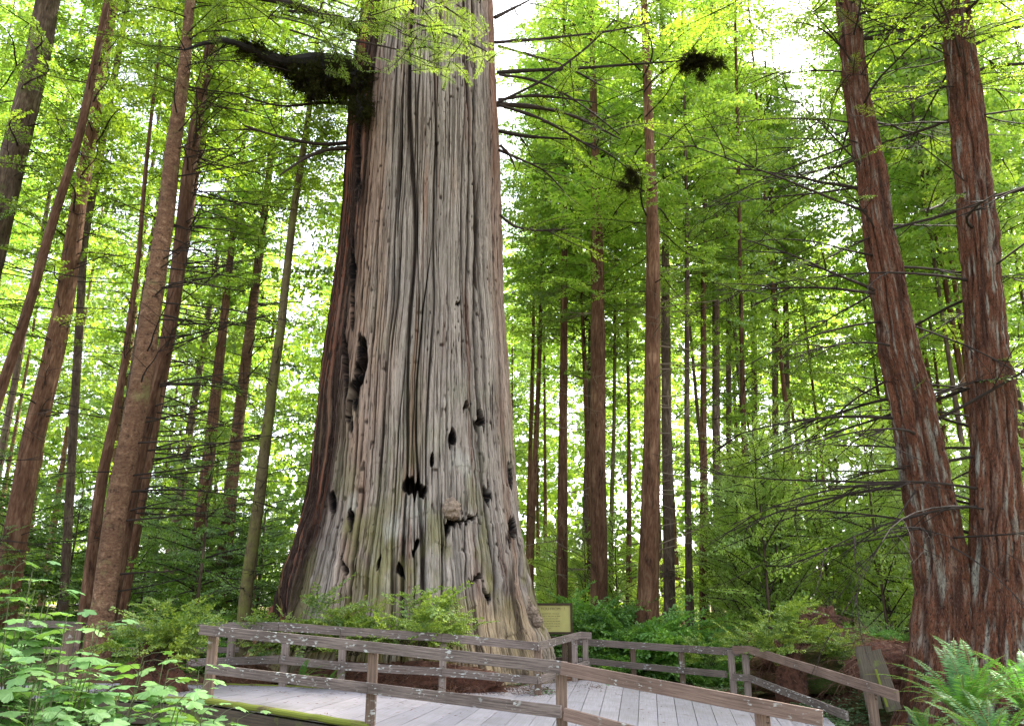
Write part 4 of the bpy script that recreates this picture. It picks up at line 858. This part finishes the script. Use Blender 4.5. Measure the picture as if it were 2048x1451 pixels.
for i, (x, y, Y, h, lean, lab) in enumerate([(1748, 1405, 16.2, 1.0, .05, 'greyish sawn slab standing upright between railing and ferns'), (1787, 1408, 16.2, .95, .22, 'leaning sawn slab to the right of the upright grey slab')]):
    p = px(x, y, Y); t = thing('wood_slab', lab, 'slab', tuple(p)); mb = MB(); mb.beam((0, 0, -.1), (-lean, .1, h), .30, .09, .03, n=8, warp=.008); mb.build('board', M['sawn'], t)
    if i == 0: mb = MB(); mb.beam((.2, -.09, -.05), (.08, -.06, .6), .045, .03, .005); mb.build('mossy_batten', M['mosswood'], t)
# ------------------------------------------------------------ ferns
def frond(mbL, mbW, rng, base, az, L, el, k=34):
    n = 16; P = []; q = np.array(base, float); e = el; a = az
    for i in range(n+1):
        P.append(q.copy()); e -= (1.15/n)*(1+.6*i/n)*rng.uniform(.7, 1.2)*.8; a += rng.normal(0, .03); q = q+L/n*np.array([math.cos(a)*math.cos(e), math.sin(a)*math.cos(e), math.sin(e)])
    P = np.array(P); mbW.tube(P, np.linspace(.005, .0015, n+1), 4, False)
    s = np.linspace(.10, .985, k); C = np.stack([np.interp(s*n, np.arange(n+1), P[:, j]) for j in range(3)], -1); D = np.gradient(C, axis=0); D /= np.linalg.norm(D, axis=1)[:, None]
    side = np.cross(D, [0, 0, 1.]); side /= np.linalg.norm(side, axis=1)[:, None]+1e-6
    up = np.cross(side, D); wl = L*.125*np.sin(np.clip(s*1.08, 0, 1)*PI)**.55*(1-.45*s)+.004; wt = L/k*.42
    for sg in (1, -1):
        d = side*sg*.95+D*.33+up*rng.normal(-.05, .10, k)[:, None]; tip = C+d*wl[:, None]; m1 = C+d*(wl*.45)[:, None]
        mbL.quads(np.stack([C, m1+D*wt, tip, m1-D*wt*.8], 1))
def fern(label, x, y, Y, L, n, seed, az0=None, spread=PI, world=None):
    p = px(x, y, Y) if world is None else np.array(world); t = thing('sword_fern', label, 'fern', tuple(p)); rng = np.random.default_rng(seed); A = MB(); B = MB()
    for i in range(n):
        az = (i*2.4+rng.normal(0, .3)) if az0 is None else az0+rng.uniform(-spread, spread)
        frond(A, B, rng, (rng.normal(0, .03), rng.normal(0, .03), 0), az, L*rng.uniform(.75, 1.15), rng.uniform(.75, 1.45))
    A.build('fronds', M['fern'], t); B.build('stalks', M['mosswood'], t)
fern('large bright sword fern in the lower right corner under the right big trunk', 1935, 1440, 8.6, .95, 34, 81)
fern('sword fern cut by the right edge of the photo', 2060, 1430, 8.9, .85, 26, 82)
fern('sword fern in front at the bottom right corner', 2000, 1530, 7.6, .85, 26, 83)
fern('sword fern at the bottom edge just left of the large bright one', 1860, 1480, 9.6, .5, 14, 84)
fern('tiny yellowing upright fern sprouting behind the large bright fern', 1960, 1400, 9.2, .95, 3, 85, PI/2, .3)
fern('small fern drooping over the boardwalk edge behind the near railing', 600, 1366, 15.7, .62, 9, 86, -.4, .8)
fern('little fern right of the drooping one at the boardwalk edge', 655, 1372, 15.7, .45, 7, 87, -1.0, .9)
fern('dark fern below the root mound beside the railing corner', 1555, 1330, 18.6, .7, 12, 88)
fern('fern in the shade under the huckleberries beyond the left railing', 520, 1330, 17.4, .6, 12, 89)
# ------------------------------------------------------------ broad leaved plants, lower left
def lobed(rng, r):
    """five lobed toothed leaf lying in xy, stalk end at the origin"""
    A = []; 
    for k, (ang, ln) in enumerate([(-2.0, .72), (-1.0, .92), (0, 1.05), (1.0, .92), (2.0, .72)]):
        for j in np.linspace(-.46, .46, 9):
            tooth = .05*((int(round(j/.115)) % 2)); A.append((ang+j, (ln*(1-abs(j)*.58)+tooth)*r))
    A = np.array(A); V = np.stack([np.cos(A[:, 0])*A[:, 1]+.25*r, np.sin(A[:, 0])*A[:, 1], 0*A[:, 0]], -1)
    V = np.vstack([[.25*r, 0, 0], V]); V[:, 2] = -.22*(V[:, 1]**2)/r-.18*((V[:, 0]-.3*r)**2)/r+rng.normal(0, .012*r, len(V)); V[0, 2] += .02*r
    n = len(V); return V, [(0, i, i+1) for i in range(1, n-1)]
def broad_plant(label, x, y, Y, seed, nst=5, hh=1.0, nl=12, r=.085, group=None, leanx=0):
    p = px(x, y, Y); g = float(gz(p[0], Y)); top = p[2]-g; t = thing('thimbleberry_plant', label, 'plant', (p[0], Y, g), group); rng = np.random.default_rng(seed); L = MB(); W = MB()
    for s in range(nst):
        az = rng.uniform(0, 2*PI); sp = rng.uniform(.05, .32); h = top*rng.uniform(.72, 1.03)*hh
        P = curve([(0, 0, 0), (math.cos(az)*sp*.4+leanx*.4, math.sin(az)*sp*.4, h*.55), (math.cos(az)*sp+leanx, math.sin(az)*sp, h)], 10); W.tube(P, np.linspace(.006, .003, 10), 5, False)
        for k in range(nl):
            f = 1-k/nl*.62*rng.uniform(.8, 1.1); c = np.array([np.interp(f*9, np.arange(10), P[:, j]) for j in range(3)]); a = k*2.4+rng.normal(0, .4); pl = rng.uniform(.06, .15)
            e = c+np.array([math.cos(a)*pl, math.sin(a)*pl, rng.uniform(.0, .07)]); W.tube([c, (c+e)/2+[0, 0, .01], e], [.0022, .002, .0018], 3, False)
            V, Tt = lobed(rng, r*rng.uniform(.65, 1.25)*(1 if k else .6)); R = rotm(a+rng.normal(0, .3), rng.normal(-.10, .16), rng.normal(0, .2)); L.add(V @ R.T+e, T=Tt)
    W.build('stems', M['greenstem'], t); L.build('leaves', M['leaf_broad'], t)
plants = [(45, 1140, 5.2, 4, .09, 'tallest broad leaved plant at the left edge, its top above all the others'), (-25, 1165, 4.8, 5, .09, 'broad leaved plant half outside the left edge of the photo'), (120, 1225, 5.0, 4, .085, 'broad leaved plant whose top covers the left end of the shadowed railing'), (380, 1380, 4.8, 6, .09, 'leafy plant at the right end of the thicket under the mossy curb'), (20, 1200, 5.0, 5, .085, 'tall broad leaved plant cut by the left edge above the railing'), (85, 1255, 5.4, 4, .08, 'broad leaved plant second from the left edge, reaching over the shadowed railing'), (60, 1345, 4.6, 6, .09, 'broad leaved plant low at the left edge'), (150, 1310, 5.6, 6, .09, 'broad leaved plant before the post of the shadowed railing'), (215, 1325, 5.3, 6, .09, 'broad leaved plant below the rotten stump, left side'),
 (285, 1335, 5.6, 6, .085, 'broad leaved plant directly below the huckleberry bush'), (355, 1345, 5.5, 6, .09, 'broad leaved plant left of the first near railing post'), (405, 1340, 5.8, 5, .085, 'broad leaved plant whose leaves cross the first near railing post'), (120, 1420, 4.4, 6, .09, 'foreground leafy plant at the bottom left'), (230, 1430, 4.4, 6, .09, 'foreground leafy plant at the bottom, under the stump'), (330, 1425, 4.6, 6, .09, 'foreground leafy plant at the bottom, left of the mossy curb'), (420, 1410, 5.2, 5, .085, 'leafy plant overlapping the left end of the mossy curb'), (20, 1440, 4.2, 5, .09, 'leafy plant filling the bottom left corner'), (170, 1370, 5.0, 5, .085, 'leafy plant in the middle of the lower left thicket'), (300, 1385, 5.0, 5, .085, 'leafy plant in the right half of the lower left thicket')]
for i, (x, y, Y, n, r, lab) in enumerate(plants): broad_plant(lab, x, y, Y, 900+i, n+3, 1.0, 11, r*1.28)
# ------------------------------------------------------------ ground cover and litter
def cover():
    rng = np.random.default_rng(33); L = MB(); D = MB()
    def pts(n, x0, x1, y0, y1): return np.stack([rng.uniform(x0, x1, n), rng.uniform(y0, y1, n)], -1)
    P = np.vstack([pts(5500, 5.2, 8.5, 11, 19.0), pts(4200, 6.0, 12, 11.5, 19.5), pts(1500, 2.2, 6, 20.5, 25), pts(900, -1.5, 2.2, 17.1, 19.4), pts(500, -4, 1, 16.5, 17.4), pts(2600, -9, -3, 3, 12), pts(1500, 5, 10, 7, 12)])
    dens = fbm(P[:, 0]*.7, P[:, 1]*.7, 3); P = P[dens > .43]; z = gz(P[:, 0], P[:, 1])+.03+rng.uniform(0, .10, len(P))
    for k in range(3):
        a = rng.uniform(0, 2*PI, len(P)) if k == 0 else a+2*PI/3; r = rng.uniform(.03, .055, len(P))[:, None]
        d = np.stack([np.cos(a), np.sin(a), rng.normal(.0, .2, len(P))], -1); s = np.stack([-np.sin(a), np.cos(a), rng.normal(0, .2, len(P))], -1); c = np.column_stack([P, z])
        L.quads(np.stack([c, c+d*r*.8+s*r*.62, c+d*r*1.35, c+d*r*.8-s*r*.62], 1))
    o = L.build('ground_cover', M['clover']); tag(o, 'low clover like leaves covering the forest floor', 'ground cover', None, 'stuff')
    P = np.vstack([pts(14000, 5.4, 12, 9, 20), pts(16000, -6.5, 2, 16.4, 19.4), pts(4000, 1.5, 6, 21, 26), pts(1400, -6, 4, 12, 16)])
    z = gz(P[:, 0], P[:, 1])+rng.uniform(.01, .12, len(P)); a = rng.uniform(0, 2*PI, len(P)); le = rng.uniform(.03, .14, len(P))[:, None]
    d = np.stack([np.cos(a), np.sin(a), rng.normal(0, .4, len(P))], -1)*le; s = np.stack([-np.sin(a), np.cos(a), rng.normal(0, .5, len(P))], -1)*.006; c = np.column_stack([P, z])
    D.quads(np.stack([c-d, c+s, c+d, c-s], 1))
    o = D.build('needle_litter', M['deadleaf']); tag(o, 'red brown fallen redwood needles and twigs on the ground', 'litter', None, 'stuff')
cover()
def deck_litter():
    rng = np.random.default_rng(66); D = MB(); n = 1500
    s_ = rng.uniform(0, 1, n); k = rng.integers(1, 6, n); q = rng.uniform(0, 1, n); e = rng.random(n); e = np.where(rng.random(n) < .7, 1-e**3*.5, e)
    Np = NE3[k]*(1-q[:, None])+NE3[k+1]*q[:, None]; Fp = FE3[k]*(1-q[:, None])+FE3[k+1]*q[:, None]; c = Np*(1-e[:, None])+Fp*e[:, None]+[0, 0, .008]
    a = rng.uniform(0, 2*PI, n); le = rng.uniform(.012, .06, n)[:, None]; d = np.stack([np.cos(a), np.sin(a), rng.uniform(-.05, .15, n)], -1)*le; s = np.stack([-np.sin(a), np.cos(a), rng.uniform(-.1, .3, n)], -1)*rng.uniform(.003, .012, n)[:, None]
    D.quads(np.stack([c-d, c+s, c+d+[0, 0, .004], c-s], 1)); o = D.build('deck_litter', M['deadleaf']); tag(o, 'loose needles and leaf bits fallen on the grey boardwalk planks', 'litter', None, 'stuff')
deck_litter()
